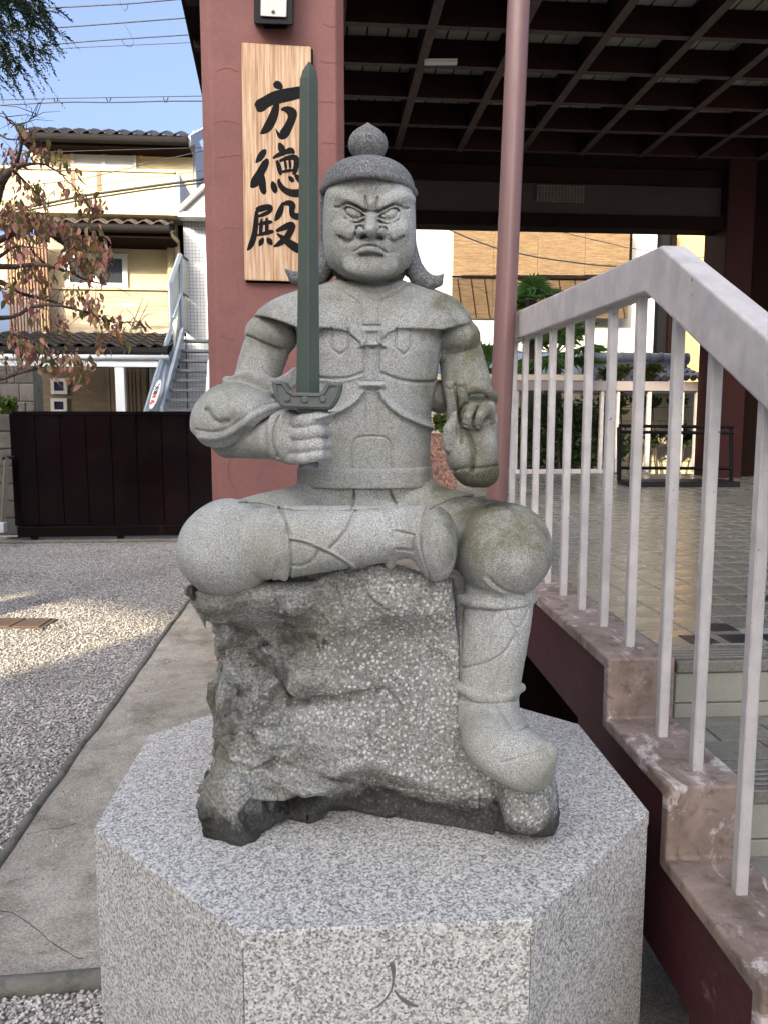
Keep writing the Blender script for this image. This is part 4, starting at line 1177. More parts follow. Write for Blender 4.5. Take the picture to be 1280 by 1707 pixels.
# helmet with brim and onion finial
helm = Field()
hc = (614, 322, HY)
brim = [(538, 320), (547, 312), (562, 303), (588, 296), (615, 294), (642, 297), (668, 305), (682, 315), (690, 326)]
_bx, _by = zip(*brim)
def dome(p):
    px, py = proj(p); c = P3(*hc); q = HY * K / F_PX
    l = np.abs(p - c.astype(np.float32)) / np.array((74 * q, .134, 46 * q), np.float32)
    d = (((l ** 2.15).sum(1)) ** (1 / 2.15) - 1) * .09
    lim = np.where(p[:, 1] < (HY + .01) * K, np.interp(px, _bx, _by), 326)
    return smax(d, ((py - lim) * q).astype(np.float32), .004)
c = P3(*hc); helm.add(dome, c - .14, c + .14)
ang = np.linspace(-math.pi * .98, math.pi * .98, 41)
rw = []
for a in ang:
    Yr = HY - .143 * math.cos(a)
    if math.cos(a) > -.05: rw.append(P3(614 + 77 * math.sin(a), np.interp(614 + 77 * math.sin(a), _bx, _by) - 4, Yr))
    else: rw.append(P3(614 + 76 * math.sin(a), 318, Yr))
def roll(p):
    d = np.full(len(p), 9., np.float32)
    for a, b in zip(rw[:-1], rw[1:]): d = np.minimum(d, seg_d(p, a, b, .0066, .0066))
    return d
w = np.array(rw); helm.add(roll, w.min(0) - .01, w.max(0) + .01, .006)
V, Q = helm.mesh(c - np.array((.13, .16, .05)), c + np.array((.13, .16, .11)), .0025)
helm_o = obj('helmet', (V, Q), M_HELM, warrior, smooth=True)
mb = MB()
fz = [(275, 16), (268, 18), (262, 22), (257, 26), (250, 30.5), (241, 32), (232, 30.5), (224, 26), (217, 18), (211, 9), (207, 4), (203.5, .3)]
axis = [P3(613.5, y, HY - .0) for y, r in fz]
mb.tube(axis, [r * HY * K / F_PX for y, r in fz], 40)
fo = obj('finial', mb, M_HELM, helm_o, smooth=True)
m_ = fo.modifiers.new('sub', 'SUBSURF'); m_.levels = m_.render_levels = 1

# hair: sheets hanging from the helmet, ending in upturned curls
hair = Field()
hair.chain([(546, 325, HY + .03), (545, 380, HY + .035), (545, 430, HY + .04), (540, 455, HY + .05)], [12, 11, 12, 15], .01)
hair.chain([(681, 330, HY + .03), (683, 380, HY + .035), (684, 430, HY + .04), (688, 452, HY + .05)], [11, 9, 10, 13], .01)
hair.chain([(684, 420, HY + .03), (689, 446, HY + .01), (699, 463, HY - .01), (714, 471, HY - .02), (729, 469, HY - .025), (738, 458, HY - .03)], [12, 15, 16, 13.5, 9.5, 2.5], .01)
hair.chain([(546, 420, HY + .03), (540, 446, HY + .01), (528, 459, HY - .01), (510, 466, HY - .02), (491, 463, HY - .025), (477, 450, HY - .03)], [12, 15, 16, 13.5, 10, 2.5], .01)
hair.ell((614, 392, HY + .075), 70, 86, .055, .03)
V, Q = hair.mesh(P3(614, 400, HY + .04) - np.array((.22, .14, .16)), P3(614, 400, HY + .04) + np.array((.20, .14, .17)), .003)
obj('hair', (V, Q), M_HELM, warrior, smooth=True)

# ------------------------------------------------------------------ sword (a separate darker stone)
SY = 1.535
sb = P3(512, 778, SY)
sword = thing('stone_sword', 'dark green stone sword held upright in the warrior statue\'s fist', 'sword', sb)
def blade_pts(rows):
    V = []; 
    for (l, c, r, y, th) in rows:
        a, m, b = P3(l, y, SY), P3(c, y, SY), P3(r, y, SY)
        V += [a, m + np.array((0, -th, 0)), b, m + np.array((0, th, 0))]
    Fc = []
    for i in range(len(rows) - 1):
        for k in range(4): Fc.append((i * 4 + k, i * 4 + (k + 1) % 4, i * 4 + 4 + (k + 1) % 4, i * 4 + 4 + k))
    Fc += [(3, 2, 1, 0), tuple(range(len(rows) * 4 - 4, len(rows) * 4))]
    mb = MB(); mb.add(V, Fc); return mb
bm_fix(obj('blade', blade_pts([(493.5, 516, 534, 656, .014), (497, 516, 532, 420, .014), (499, 516, 531.5, 200, .013), (500, 516, 531, 132, .013), (504, 516, 528, 118, .009), (514, 516, 518, 102.5, .001)]), M_SWORD, sword, bevel=.0012))
def on_sw(px, py, d): return P3(px, py, SY) + np.array((0, d, 0))
gu = smooth([(458, 637), (458, 645), (464, 668), (473, 680), (476, 681)], 1) + smooth([(548, 683), (553, 682), (564, 668), (570, 650), (571, 641)], 1)
gi = [(571, 640), (548, 638), (540, 652), (534, 656), (493, 655), (485, 650), (478, 637)]
g_o = bm_fix(obj('guard', MB().prism(gu + gi, on_sw, -.032, .026), M_SWORD_PALE, sword, bevel=.002))
rimo = [(462, 640), (467, 664), (476, 676), (550, 678), (560, 664), (566, 644), (551, 642), (543, 656), (536, 660), (492, 659), (483, 653), (475, 640)]
mb = MB(); cl = rimo + [rimo[0]]
for a, b in zip(cl[:-1], cl[1:]): mb.tube([on_sw(*a, -.033), on_sw(*b, -.033)], .0032, 6)
obj('rim', mb, M_SWORD_PALE, g_o)
for x, y in ((483, 665), (512, 667), (541, 666)):
    obj('boss', MB().tube([on_sw(x, y, -.030), on_sw(x, y, -.036), on_sw(x, y, -.0375)], [.0062, .0062, .0045], 14), M_SWORD_PALE, g_o, smooth=False)
mb = MB(); mb.tube([P3(514, 686, SY + .004), P3(515, 720, SY + .004), P3(515, 779, SY + .004)], [.020, .0185, .0185], 6)
obj('grip', mb, M_SWORD_PALE, sword)
mb = MB(); mb.prism([(498, 680), (546, 681), (546, 688), (498, 687)], on_sw, -.02, .02)
obj('collar', mb, M_SWORD, sword)

# ------------------------------------------------------------------ the rough rock under the warrior
rock = Field()
outl = [(318, 988), (332, 975), (420, 965), (520, 955), (585, 944), (640, 936), (700, 950), (760, 960), (768, 1010), (768, 1190), (800, 1260), (835, 1296), (880, 1305), (925, 1285), (932, 1310), (936, 1375), (926, 1396), (900, 1402), (860, 1397),
        (810, 1391), (760, 1398), (715, 1390), (660, 1373), (600, 1368), (540, 1371), (480, 1380), (440, 1394), (395, 1402), (340, 1407), (335, 1345), (346, 1310), (352, 1255), (362, 1195), (352, 1165), (362, 1110), (358, 1060), (338, 1020)]
def rock_sd(p):
    n1 = vnoise(p, 9.) * .5 + vnoise(p, 21.) * .3
    px, py = proj(p)
    px = px + n1 * 14; py = py + n1 * 10
    q = p[:, 1] / F_PX
    yy = p[:, 1] / K
    d2 = sd_poly2d(px, py, outl) * q
    # distance behind the front face, which changes with the place on the rock
    t = np.clip((py - 950) / 450, 0, 1)
    yf = 1.515 - .035 * t + .00012 * np.abs(px - 600) * (1 - .5 * t)
    def lump(cx, cy, rx, ry, a, pw=2.): return a * np.exp(-(np.abs((px - cx) / rx) ** pw + np.abs((py - cy) / ry) ** pw))
    yf = yf + lump(410, 1000, 100, 34, -.06, 3) + lump(690, 1000, 90, 50, -.03, 3)
    yf = yf + lump(425, 1095, 62, 52, .03, 3) + lump(500, 1075, 40, 40, .04, 2) + lump(445, 1160, 46, 20, .01) + lump(640, 1080, 60, 50, .03, 3) + lump(400, 1230, 60, 40, -.03) + lump(530, 1165, 30, 14, .03) + lump(730, 1130, 40, 60, .02)
    # broken-off lower face: the stone below the ragged edge is set back under the lip
    lip = np.interp(px, [330, 360, 400, 430, 470, 505, 540, 575, 610, 640, 700, 760, 800, 830], [1290, 1270, 1274, 1292, 1312, 1330, 1322, 1290, 1282, 1288, 1310, 1330, 1350, 1380])
    below = np.clip((py - lip) / 30, 0, 1)
    inner = np.interp(px, [330, 400, 500, 540, 620, 760, 830], [-.02, -.03, .04, .085, .08, .03, 0])
    yf = yf + below * inner + np.exp(-((py - lip + 8) / 14) ** 2) * -.014 * ((px > 380) & (px < 800))
    arch = np.interp(px, [400, 440, 520, 600, 660, 720, 800], [1420, 1392, 1366, 1352, 1362, 1386, 1420])
    yf = yf + np.clip((py - arch) / 18, 0, 1) * .05
    yf = yf - lump(880, 1350, 52, 62, .085, 4) * 1.0 + lump(828, 1340, 8, 60, .03)
    d = smax(d2 + .006, (yf - yy), .012)
    d = smax(d, yy - 2.02 + .25 * np.clip((p[:, 0] - .12) / .2, 0, 1), .02)
    return d
def rock_rough(p, d):
    px, py = proj(p)
    lip = 1300.
    pw = p * np.array((1., 1., 1.5), np.float32) + np.stack((vnoise(p, 7.), vnoise(p + 3.1, 7.), vnoise(p + 5.7, 7.)), 1).astype(np.float32) * .12
    w, v, vec = voro3(pw, 8.)
    w2, v2, vec2 = voro3(p * np.array((1., 1., 1.3), np.float32), 24.)
    h_ = (v * 7.31) % 1.0
    fac = (v - .5) * .022 + (vec * np.stack((v - .5, h_ * .3, h_ - .5), 1)).sum(1) * .055
    h2 = (v2 * 5.77) % 1.0
    fac = fac + ((v2 - .5) * .006 + (vec2 * np.stack((v2 - .5, h2 * .3, h2 - .5), 1)).sum(1) * .011)
    rid = np.abs(vnoise(pw, 16.)) * .03 - .008
    n = np.clip(fac, -.018, .018) + vnoise(p, 60.) * .003 + vnoise(p, 130.) * .0035
    edge = np.clip((930 - px) / 60, .25, 1) * np.clip(1.1 - (px - 470) / 240, .2, .9) + np.clip((py - lip) / 30, 0, .3)
    return d + n * edge
rock.add(rock_sd, (-.5, 1.2, .7), (.5, 2.1, 1.5))
for c_, rx, rz, ry, rt, yw, nn_ in (((398, 1108, 1.515), 66, 46, .085, 18, 25, 3.2), ((478, 1078, 1.505), 48, 20, .04, -12, 10, 3), ((448, 1166, 1.505), 46, 13, .045, 10, 0, 3), ((575, 1352, 1.46), 135, 40, .085, -3, 0, 2.6),
                            ((345, 1060, 1.60), 22, 34, .10, 25, 30, 3), ((610, 1090, 1.478), 70, 52, .022, 28, 0, 2.4), ((540, 1215, 1.46), 90, 40, .010, -20, 0, 2.4), ((700, 1200, 1.466), 46, 70, .012, 15, 0, 2.4)):
    rock.ell(c_, rx, rz, ry, .004, 's', rot=rt, yaw=yw, n=nn_)
rock.add(rock_rough, (-.5, 1.2, .7), (.5, 2.1, 1.5), 0, 'fn')
rock_o = None
V, Q = rock.mesh((-.40, 1.25, .748), (.35, 1.98, 1.38), .0042, band=.045)
rock_o = obj('rock_seat', (V, Q), M_ROCK, None, smooth=True, loc=(PC[0], PC[1], PZ))
tag(rock_o, 'rough chisel-pocked dark boulder that the granite warrior sits on', 'rock')
# ------------------------------------------------------------------ the street side on the left: gate, houses, metal stair
M_CREAM = m_paint('cream_render', (.46, .385, .235), .85, .06, 1.5, None, bump=.1, fine=80)
M_CREAM2 = m_paint('cream_white_render', (.43, .365, .215), .85, .06, 1.5, None, bump=.1, fine=80)
M_GREYSIDE = m_paint('grey_siding', (.27, .285, .31), .6, .08, 2, None, bump=.05)
M_GUTTER = m_paint('brown_gutter', (.011, .010, .0095), .7, .15, 5, None, bump=.02, spec=.08)
M_RTILE = m_paint('roof_tile', (.022, .020, .021), .6, .3, 4, None, bump=.1, rnd=.35)
M_RTILE2 = m_paint('warm_roof_tile', (.10, .078, .07), .6, .3, 4, None, bump=.1, rnd=.35)
M_WHITE = m_paint('white_frame', (.55, .54, .50), .4, .05, 4, None, bump=.02)
M_POST = m_paint('painted_steel', (.50, .53, .53), .45, .08, 4, None, bump=.03)
M_STEEL = m_paint('galvanised_steel', (.25, .30, .335), .4, .12, 6, None, bump=.05, metal=.3)
M_STEELDK = m_paint('grey_steel_tread', (.075, .09, .10), .5, .15, 6, None, bump=.05)
def m_glass(name, c, rough=.06):
    t = NT(name); t.col(c); t.rough(rough, .8); return t.m
M_GLASS = m_glass('window_glass', (.03, .035, .04)); M_GLASSB = m_glass('blue_window_glass', (.025, .03, .07))
M_BLIND = m_paint('white_blind', (.20, .22, .225), .3, .1, 2, None, bump=.02, stretch=(.2, .2, 9), spec=.7)
def m_siding():
    t = NT('stone_siding'); co = t.coord((1.1, 1.1, 15)); n = t.voro(1.6, co); w = t.noise(2, 4, .6, co)
    c = t.ramp(n, [(0, (.18, .145, .095)), (.4, (.30, .25, .17)), (.8, (.40, .345, .24)), (1, (.50, .44, .33))])
    c = t.mix(.4, c, t.ramp(w, [(.3, (.19, .155, .10)), (.7, (.42, .36, .26))]))
    t.col(c); t.rough(.85, .2); t.bump(n, .5, .01); return t.m
M_SIDING = m_siding()
M_SIDING_SHADE = m_paint('shaded_siding', (.15, .115, .07), .8, .35, 2.5, (.24, .19, .12), .5, .7, bump=.3, fine=20, stretch=(1, 1, 14))  # siding copy for the ground floor, shade put into its darker colour
M_SLAT = m_paint('cedar_slat', (.20, .105, .055), .6, .2, 6, None, bump=.1, rnd=.2)
def m_gate():
    t = NT('glossy_brown_gate'); co = t.coord((1, 1, .35)); n = t.noise(3, 5, .6, co, .5)
    t.col(t.ramp(n, [(.35, (.003, .0015, .0015)), (.65, (.006, .002, .002)), (.8, (.02, .006, .004))])); t.rough(t.ramp(t.noise(2, 4), [(.3, .10), (.7, .26)]), .22)
    t.bump(t.noise(1.5, 2, .5, t.coord((1, 1, .4))), .12, .05); return t.m
M_GATE = m_gate()
def bq(px0, py0, px1, py1, v, th, mbx=None, dv=0):
    """box on the plane v (hall frame), front face at v, th deep; corners measured in the photo"""
    ym = (py0 + py1) / 2; ua, ub = PV(px0, ym, v)[0], PV(px1, ym, v)[0]; za, zb = PV(px0, py0, v)[1], PV(px1, py1, v)[1]
    m = mbx or MB(); m.bbox((min(ua, ub), v - dv, min(za, zb)), (max(ua, ub), v + th, max(za, zb))); return m
def at_v(px, py, v): u, z = PV(px, py, v); return b2w(u, v, z)

VG = 10.3
gate = thing('metal_gate', 'wide glossy dark brown metal sliding gate closing the gravel yard', 'gate', at_v(200, 897, VG))
gx = [20, 62, 104, 146, 188, 230, 272, 314, 356, 400]
for i in range(len(gx) - 1):
    y0 = 686 + (gx[i] - 20) * .012
    obj('panel', bq(gx[i] + .4, y0 + 3, gx[i + 1] - .4, 876, VG, .03), M_GATE, gate, bevel=.006)
ua, zt_ = PV(20, 685.5, VG); ub, _ = PV(402, 690, VG); _, zb_ = PV(200, 876, VG)
mb = MB(); mb.bbox((ua, VG + .031, .1), (ub, VG + .045, zt_ - .02)); obj('back_sheet', mb, M_GATE, gate)
mb = MB(); mb.bbox((ua, VG - .02, zt_ - .05), (ub, VG + .05, zt_)); obj('top_rail', mb, M_GATE, gate, bevel=.004)
mb = MB(); mb.bbox((ua, VG - .03, .07), (ub, VG + .05, zb_)); obj('bottom_rail', mb, M_GATE, gate, bevel=.004)
for u in (ua + .2, ua + 1.3, ua + 2.5):
    mb = MB(); mb.tube([b2w(u, VG - .01, .052), b2w(u, VG + .03, .052)], .045, 14); obj('wheel', mb, M_BLACK, gate)
mb = MB(); mb.bbox((ua - 1.0, VG - .12, 0), (ub, VG + .3, .03)); tag(obj('gate_sill', mb, M_KERB, None, bevel=.006), kind='structure')
# stone gatepost and old wall at the far left
M_OLDSTONE = m_paint('old_wall_stone', (.12, .11, .095), .9, .3, 5, (.07, .065, .05), .5, .68, bump=.4, fine=60, rnd=.35)
def stone_wall(name, label, x0, y0, x1, y1, v, th, rows, cols, seed, grp=None):
    r = random.Random(seed); ua, za = PV(x0, y0, v); ub, _ = PV(x1, y0, v); _, zb = PV(x0, y1, v); zb = max(0, zb)
    t = thing(name, label, 'wall', b2w((ua + ub) / 2, v, zb), grp)
    mb = MB(); mb.bbox((ua + .01, v + .02, zb), (ub - .01, v + th, za - .01)); obj('core', mb, M_KERB, t)
    for i in range(rows):
        z0 = zb + (za - zb) * i / rows; z1 = zb + (za - zb) * (i + 1) / rows
        cuts = [0] + sorted(min(.92, max(.08, (k + 1) / cols + r.uniform(-.4, .4) / cols)) for k in range(cols - 1)) + [1]
        for a, b in zip(cuts[:-1], cuts[1:]):
            j = r.uniform(0, .015)
            mb = MB(); mb.bbox((ua + (ub - ua) * a + .006, v - j, z0 + .006), (ua + (ub - ua) * b - .006, v + .05, z1 - .006)); obj('stone', mb, M_OLDSTONE, t, bevel=.015, seg=2)
    return t
stone_wall('gatepost', 'grey block gatepost at the left end of the dark sliding gate', -14, 690, 21, 893, VG + .02, .4, 7, 1, 4)
stone_wall('stone_wall', 'old squared stone wall left of the tan entrance under the white beam', -70, 608, 56, 700, 12.6, .4, 3, 5, 5)
# a small weathered timber leaning by the gate, and a white block
tp = thing('wooden_stake', 'weathered wooden stake leaning on the gatepost left of the gate', 'stake', at_v(8, 878, VG - .3))
mb = MB(); mb.tube([at_v(5, 880, VG - .3), at_v(12, 762, VG - .12)], .035, 4); obj('shaft', mb, m_paint('grey_wood', (.13, .11, .09), .9, .3, 6, None, bump=.3, stretch=(1, 1, .2)), tp)
mb = MB(); mb.tube([at_v(5, 764, VG - .15), at_v(24, 762, VG - .1)], .018, 4); obj('crosspiece', mb, M_BLACK, tp)
wb = bq(-6, 872, 7, 888, VG - .4, .12); wo = obj('concrete_block', wb, M_POST, None, bevel=.006); tag(wo, 'small white concrete block lying at the foot of the gatepost', 'block')

# tiled eaves: rows of wavy tiles as one mesh per tile, shared
def tile_mesh(name, w, l, mat):
    n = 7; V = []; Fc = []
    for j, (y, dz) in enumerate(((0, .03), (l, .0))):
        for i in range(n):
            x = w * (i / (n - 1) - .5); V.append((x, y, dz + .03 * math.sin(i / (n - 1) * 2 * math.pi)))
        for i in range(n):
            x = w * (i / (n - 1) - .5); V.append((x, y, dz - .02 + .03 * math.sin(i / (n - 1) * 2 * math.pi)))
    for i in range(n - 1):
        Fc += [(i, i + 1, 2 * n + i + 1, 2 * n + i), (n + i + 1, n + i, i, i + 1)]
    return new_mesh(name, V, Fc, mat)
def eave(parent, px0, px1, py, v, rows, pitch, mat, tw=.27, tl=.24, gut=None, fascia=None, name='roof_tile'):
    ua, z = PV(px0, py, v); ub, _ = PV(px1, py, v)
    n = max(1, int(round((ub - ua) / tw))); w = (ub - ua) / n
    me = tile_mesh('roof_tile', w, tl * 1.25, mat)
    mb = MB(); D = rows * tl
    mb.add([b2w(ua, v + .02, z - .06), b2w(ub, v + .02, z - .06), b2w(ub, v + D, z - .06 + D * pitch), b2w(ua, v + D, z - .06 + D * pitch),
            b2w(ua, v + .02, z - .14), b2w(ub, v + .02, z - .14), b2w(ub, v + D, z - .14 + D * pitch), b2w(ua, v + D, z - .14 + D * pitch)],
           [(0, 1, 2, 3), (7, 6, 5, 4), (0, 4, 5, 1), (1, 5, 6, 2), (2, 6, 7, 3), (3, 7, 4, 0)])
    rf = bm_fix(obj('roof', mb, M_GUTTER, parent))
    for j in range(rows):
        for i in range(n):
            inst(me, name, rf, b2w(ua + (i + .5) * w, v + j * tl, z + j * tl * pitch - .02), (math.atan(pitch), 0, BA))
    return rf, ua, ub, z
def gutter(parent, ua, ub, v, z, r=.075, fas=.2, sof=1.0):
    mb = MB(); mb.tube([b2w(ua, v - .03, z - .12), b2w(ub, v - .03, z - .12)], r, 12); obj('gutter', mb, M_GUTTER, parent, smooth=False)
    mb = MB(); mb.bbox((ua, v + .03, z - .12 - fas), (ub, v + .08, z - .08)); obj('fascia', mb, M_DARKWOOD, parent)
    mb = MB(); mb.bbox((ua, v + .082, z - .12 - fas), (ub, v + sof, z - .1 - fas + .03)); obj('soffit', mb, M_DARKWOOD, parent)

hs = thing('yellow_house', 'cream three-storey house with dark tiled eaves and a balcony beyond the gate', 'house', b2w(-2.8, 16, 0))
HVv = 15.8
# top storey
uL, _ = PV(52, 260, HVv); uR, _ = PV(322, 260, HVv); _, zTop = PV(190, 232, HVv); _, zBot = PV(190, 360, HVv)
mb = MB(); mb.bbox((uL, HVv, 3.2), (uR, HVv + 5, zTop)); obj('wall', mb, M_CREAM, hs)
rf, a, b, z = eave(hs, 38, 314, 217, HVv - .5, 3, .42, M_RTILE)
gutter(hs, a, b, HVv - .5, z, .08, .12, .49)
# verge end of the roof and the grey return wall
mb = MB(); _, z1_ = PV(330, 214, HVv - .6)
mb.add([b2w(b + .003, HVv - .5, z - .2), b2w(b + .003, HVv + 4, z + 1.75), b2w(b + .05, HVv + 4, z + 1.75), b2w(b + .05, HVv - .5, z - .2), b2w(b + .003, HVv - .5, z + .0), b2w(b + .003, HVv + 4, z + 1.95), b2w(b + .05, HVv + 4, z + 1.95), b2w(b + .05, HVv - .5, z + .0)],
       [(0, 1, 2, 3), (7, 6, 5, 4), (0, 4, 5, 1), (1, 5, 6, 2), (2, 6, 7, 3), (3, 7, 4, 0)])
bm_fix(obj('verge', mb, M_GREYSIDE, hs))
mb = MB(); mb.bbox((uR + .002, HVv + .02, 3.2), (uR + .05, HVv + 5, zTop + .2)); obj('side_wall', mb, M_GREYSIDE, hs)
def window(x0, y0, x1, y1, v, parent, panes, fr=.055, glass=None, name='window'):
    ua, za = PV(x0, y0, v); ub, zb = PV(x1, y1, v)
    mb = MB(); e = fr
    mb.bbox((ua, v - .05, zb), (ub, v - .001, zb + e)); mb.bbox((ua, v - .05, za - e), (ub, v - .001, za))
    mb.bbox((ua, v - .05, zb + e), (ua + e, v - .001, za - e)); mb.bbox((ub - e, v - .05, zb + e), (ub, v - .001, za - e))
    for k in range(1, panes):
        u = ua + (ub - ua) * k / panes; mb.bbox((u - e * .6, v - .045, zb + e), (u + e * .6, v - .001, za - e))
    w = obj(name, mb, M_WHITE, parent)
    for k in range(panes):
        p0 = ua + (ub - ua) * k / panes + e * .61; p1 = ua + (ub - ua) * (k + 1) / panes - e * .61
        g = MB(); g.bbox((p0, v - .02, zb + e), (p1, v - .002, za - e)); obj('pane', g, glass or M_GLASS, w)
    return w, ua, ub, za, zb
w1, ua, ub, za, zb = window(119, 251, 229, 282, HVv, hs, 2, .06, M_BLIND)
mb = MB(); mb.bbox((ua + .06, HVv - .024, za - .2), (ub - .06, HVv - .0205, za - .06)); obj('blind_box', mb, M_POST, w1)
obj('wall_vent', bq(232, 255, 239, 264, HVv, .01, dv=.04), M_CREAM2, hs, bevel=.01)
# balcony
BV = 14.6
obj('balcony', bq(-90, 279, 292, 359, BV, .14), M_CREAM2, hs, bevel=.004)
ua, za = PV(-90, 279, BV); ub, zb = PV(292, 359, BV)
mb = MB(); mb.bbox((ua, BV - .03, za + .002), (ub + .03, BV + .17, za + .05)); obj('balcony_cap', mb, M_CREAM, hs, bevel=.004)
mb = MB(); mb.bbox((ub + .002, BV, zb), (ub + .1, HVv, za)); obj('balcony_side', mb, M_GREYSIDE, hs)
mb = MB(); mb.bbox((ua, BV + .145, zb), (ub, HVv, zb + .1)); obj('balcony_floor', mb, M_CREAM, hs)
for x0, x1 in ((119.5, 126), (162, 169)): obj('slot', bq(x0, 285, x1, 318, BV, .01, dv=.012), M_SLAT, hs)
# middle storey
M2 = 15.2
rf2, a, b, z = eave(hs, 80, 284, 367, BV - .35, 2, .3, M_RTILE2)
gutter(hs, a, b, BV - .35, z, .075, .14, .95)
obj('wall', bq(-60, 392, 281, 483, M2, .3), M_CREAM, hs)
mb = MB(); u_, zt2 = PV(281, 385, M2); mb.bbox((u_ + .002, M2 - .18, 3.2), (u_ + .16, M2 + .3, zt2 + .3)); obj('corner_pillar', mb, M_CREAM2, hs)
mb = MB(); mb.bbox((u_ + .165, M2 + .1, 0), (u_ + .35, M2 + .3, zt2 + .6)); obj('party_wall', mb, M_DARKWOOD, hs)
window(108, 422, 215, 481, M2, hs, 2, .09)
obj('lintel_recess', bq(104, 404, 217, 421.5, M2, .01, dv=.02), M_CREAM2, hs)
obj('sill_band', bq(84, 479, 281, 484, M2 - .1, .1), M_CREAM2, hs)
obj('siding', bq(84, 484.2, 281, 556, M2 - .08, .1), M_SIDING, hs)
# downpipe
dp = [at_v(283, 386, BV - .3), at_v(284, 392, BV - .25), at_v(296, 402, M2 - .25), at_v(297, 425, M2 - .25), at_v(298, 560, M2 - .25)]
mb = MB(); mb.tube(dp, .05, 10); obj('downpipe', mb, M_CREAM2, hs, smooth=True)
# cedar slat screen
for k in range(13):
    x = 13 + k * 5.4; obj('screen_slat', bq(x, 393, x + 2.6, 553, M2 - .35, .06), M_SLAT, hs)
obj('screen_rail', bq(12, 470, 82, 473, M2 - .28, .04), M_SLAT, hs)
# ground storey with its canopy
CV = 13.6
rf3, a, b, z = eave(hs, -60, 281, 573, CV, 5, .3, M_RTILE, .26, .22)
gutter(hs, a, b, CV, z, .085, .2, 1.0)
obj('beam', bq(-60, 597, 265, 612, CV - .16, .12), M_POST, hs, bevel=.006)
ga, zg = PV(-60, 594, CV - .18); gb_, _ = PV(282, 594, CV - .18)
mb = MB(); mb.tube([b2w(ga, CV - .18, zg), b2w(gb_, CV - .18, zg)], .045, 10); obj('pipe_rail', mb, M_POST, hs, smooth=True)
for x0, x1 in ((193, 208.5), (54, 63)):
    uu, _ = PV(x0, 650, CV - .15); uv, _ = PV(x1, 650, CV - .15); _, zz = PV(x0, 612.3, CV - .15)
    mb = MB(); mb.bbox((uu, CV - .15, 0), (uv, CV - .03, zz)); obj('post', mb, M_POST, hs, bevel=.006)
obj('wall', bq(-60, 600, 185, 720, M2 + .05, .2), M_SIDING_SHADE, hs)
for y0, y1 in ((631, 657), (664, 688)): window(86, y0, 114, y1, M2 + .05, hs, 1, .06, M_GLASSB)
M_DOOR = m_paint('tan_door', (.20, .145, .085), .6, .15, 5, None, bump=.1, stretch=(1, 1, .2), rnd=.15)
dr_ = obj('door', bq(208, 610, 248, 720, M2 + .02, .05), M_DOOR, hs)
for x0, x1 in ((211, 216), (218, 222), (224, 228), (230, 236), (238, 246)): obj('door_board', bq(x0, 616, x1, 720, M2 + .02, .0, dv=.03), M_DOOR, dr_, bevel=.004)
for x0, x1 in ((180, 184), (186, 193)): obj('door_jamb', bq(x0, 612, x1, 720, M2 + .02, .06), M_DOOR, hs)
obj('wall', bq(248.5, 600, 300, 720, M2 + .2, .2), M_DARKWOOD, hs)

# white mosaic building behind the metal stair
def m_mosaic():
    t = NT('white_mosaic_tile'); co = t.coord()
    br = t.n('ShaderNodeTexBrick'); br.offset = 0; br.inputs['Scale'].default_value = 1
    br.inputs['Brick Width'].default_value = .062; br.inputs['Row Height'].default_value = .062; br.inputs['Mortar Size'].default_value = .006
    br.inputs['Color1'].default_value = (.46, .48, .47, 1); br.inputs['Color2'].default_value = (.52, .52, .49, 1); br.inputs['Mortar'].default_value = (.24, .27, .30, 1)
    m = t.coord(rot=(math.pi / 2, 0, 0)); t.l(m, br.inputs['Vector']); t.col(br.outputs['Color']); t.rough(.35); return t.m
M_MOS = m_mosaic()
mh = thing('tiled_building', 'narrow white mosaic-tiled building with a small gabled roof behind the metal stair', 'building', b2w(-1.6, 15, 0))
obj('wall', bq(311, 364, 372, 730, 14.9, .3), M_MOS, mh)
obj('wall', bq(250, 560, 312, 730, 14.95, .3), M_MOS, mh)
mb = MB(); 
g0, g1, g2, g3 = at_v(298, 352, 14.5), at_v(348, 306, 14.5), at_v(400, 306, 14.5), at_v(400, 352, 14.5)
up_ = np.array((0, 0, .0)); bk = b2w(0, 2.0, 0)
mb.add([g0, g3, g2, g1, g0 + bk, g3 + bk, g2 + bk, g1 + bk], [(0, 1, 2, 3), (7, 6, 5, 4), (0, 4, 5, 1), (1, 5, 6, 2), (2, 6, 7, 3), (3, 7, 4, 0)])
bm_fix(obj('gable', mb, m_paint('ribbed_grey_roof', (.30, .29, .28), .6, .2, 3, None, bump=.4, fine=30, stretch=(1, 1, 10)), mh))
mb = MB(); mb.tube([at_v(297, 352, 14.45), at_v(348, 304, 14.45)], .05, 6); obj('verge_trim', mb, M_WHITE, mh)
obj('eave_board', bq(297, 352.5, 400, 363, 14.45, .3), M_WHITE, mh)
obj('downpipe', bq(344.5, 420, 347.5, 565, 14.8, .08), M_WHITE, mh)

# metal stair
ms = thing('metal_stair', 'grey galvanised outdoor stair with open treads and frosted panels in its balustrade', 'outdoor stair', b2w(-1.9, 12.5, 0))
SVn = 12.4
bot_y, top_y = 702, 563
nT = 8
for k in range(nT):
    f = k / (nT - 1)
    y = 683 - f * (683 - 567) ; v = SVn + f * 1.9
    x0 = 273 + (306 - 273) * f
    ua, z0 = PV(x0, y, v); ub, _ = PV(352, y, v)
    mb = MB(); mb.bbox((ua, v, z0 - .025), (ub + .1, v + .27, z0 + .012)); obj('tread', mb, M_STEELDK, ms)
def bar(pts, r, name, mat=M_STEEL, n=4): mb = MB(); mb.tube(pts, r, n); return obj(name, mb, mat, ms)
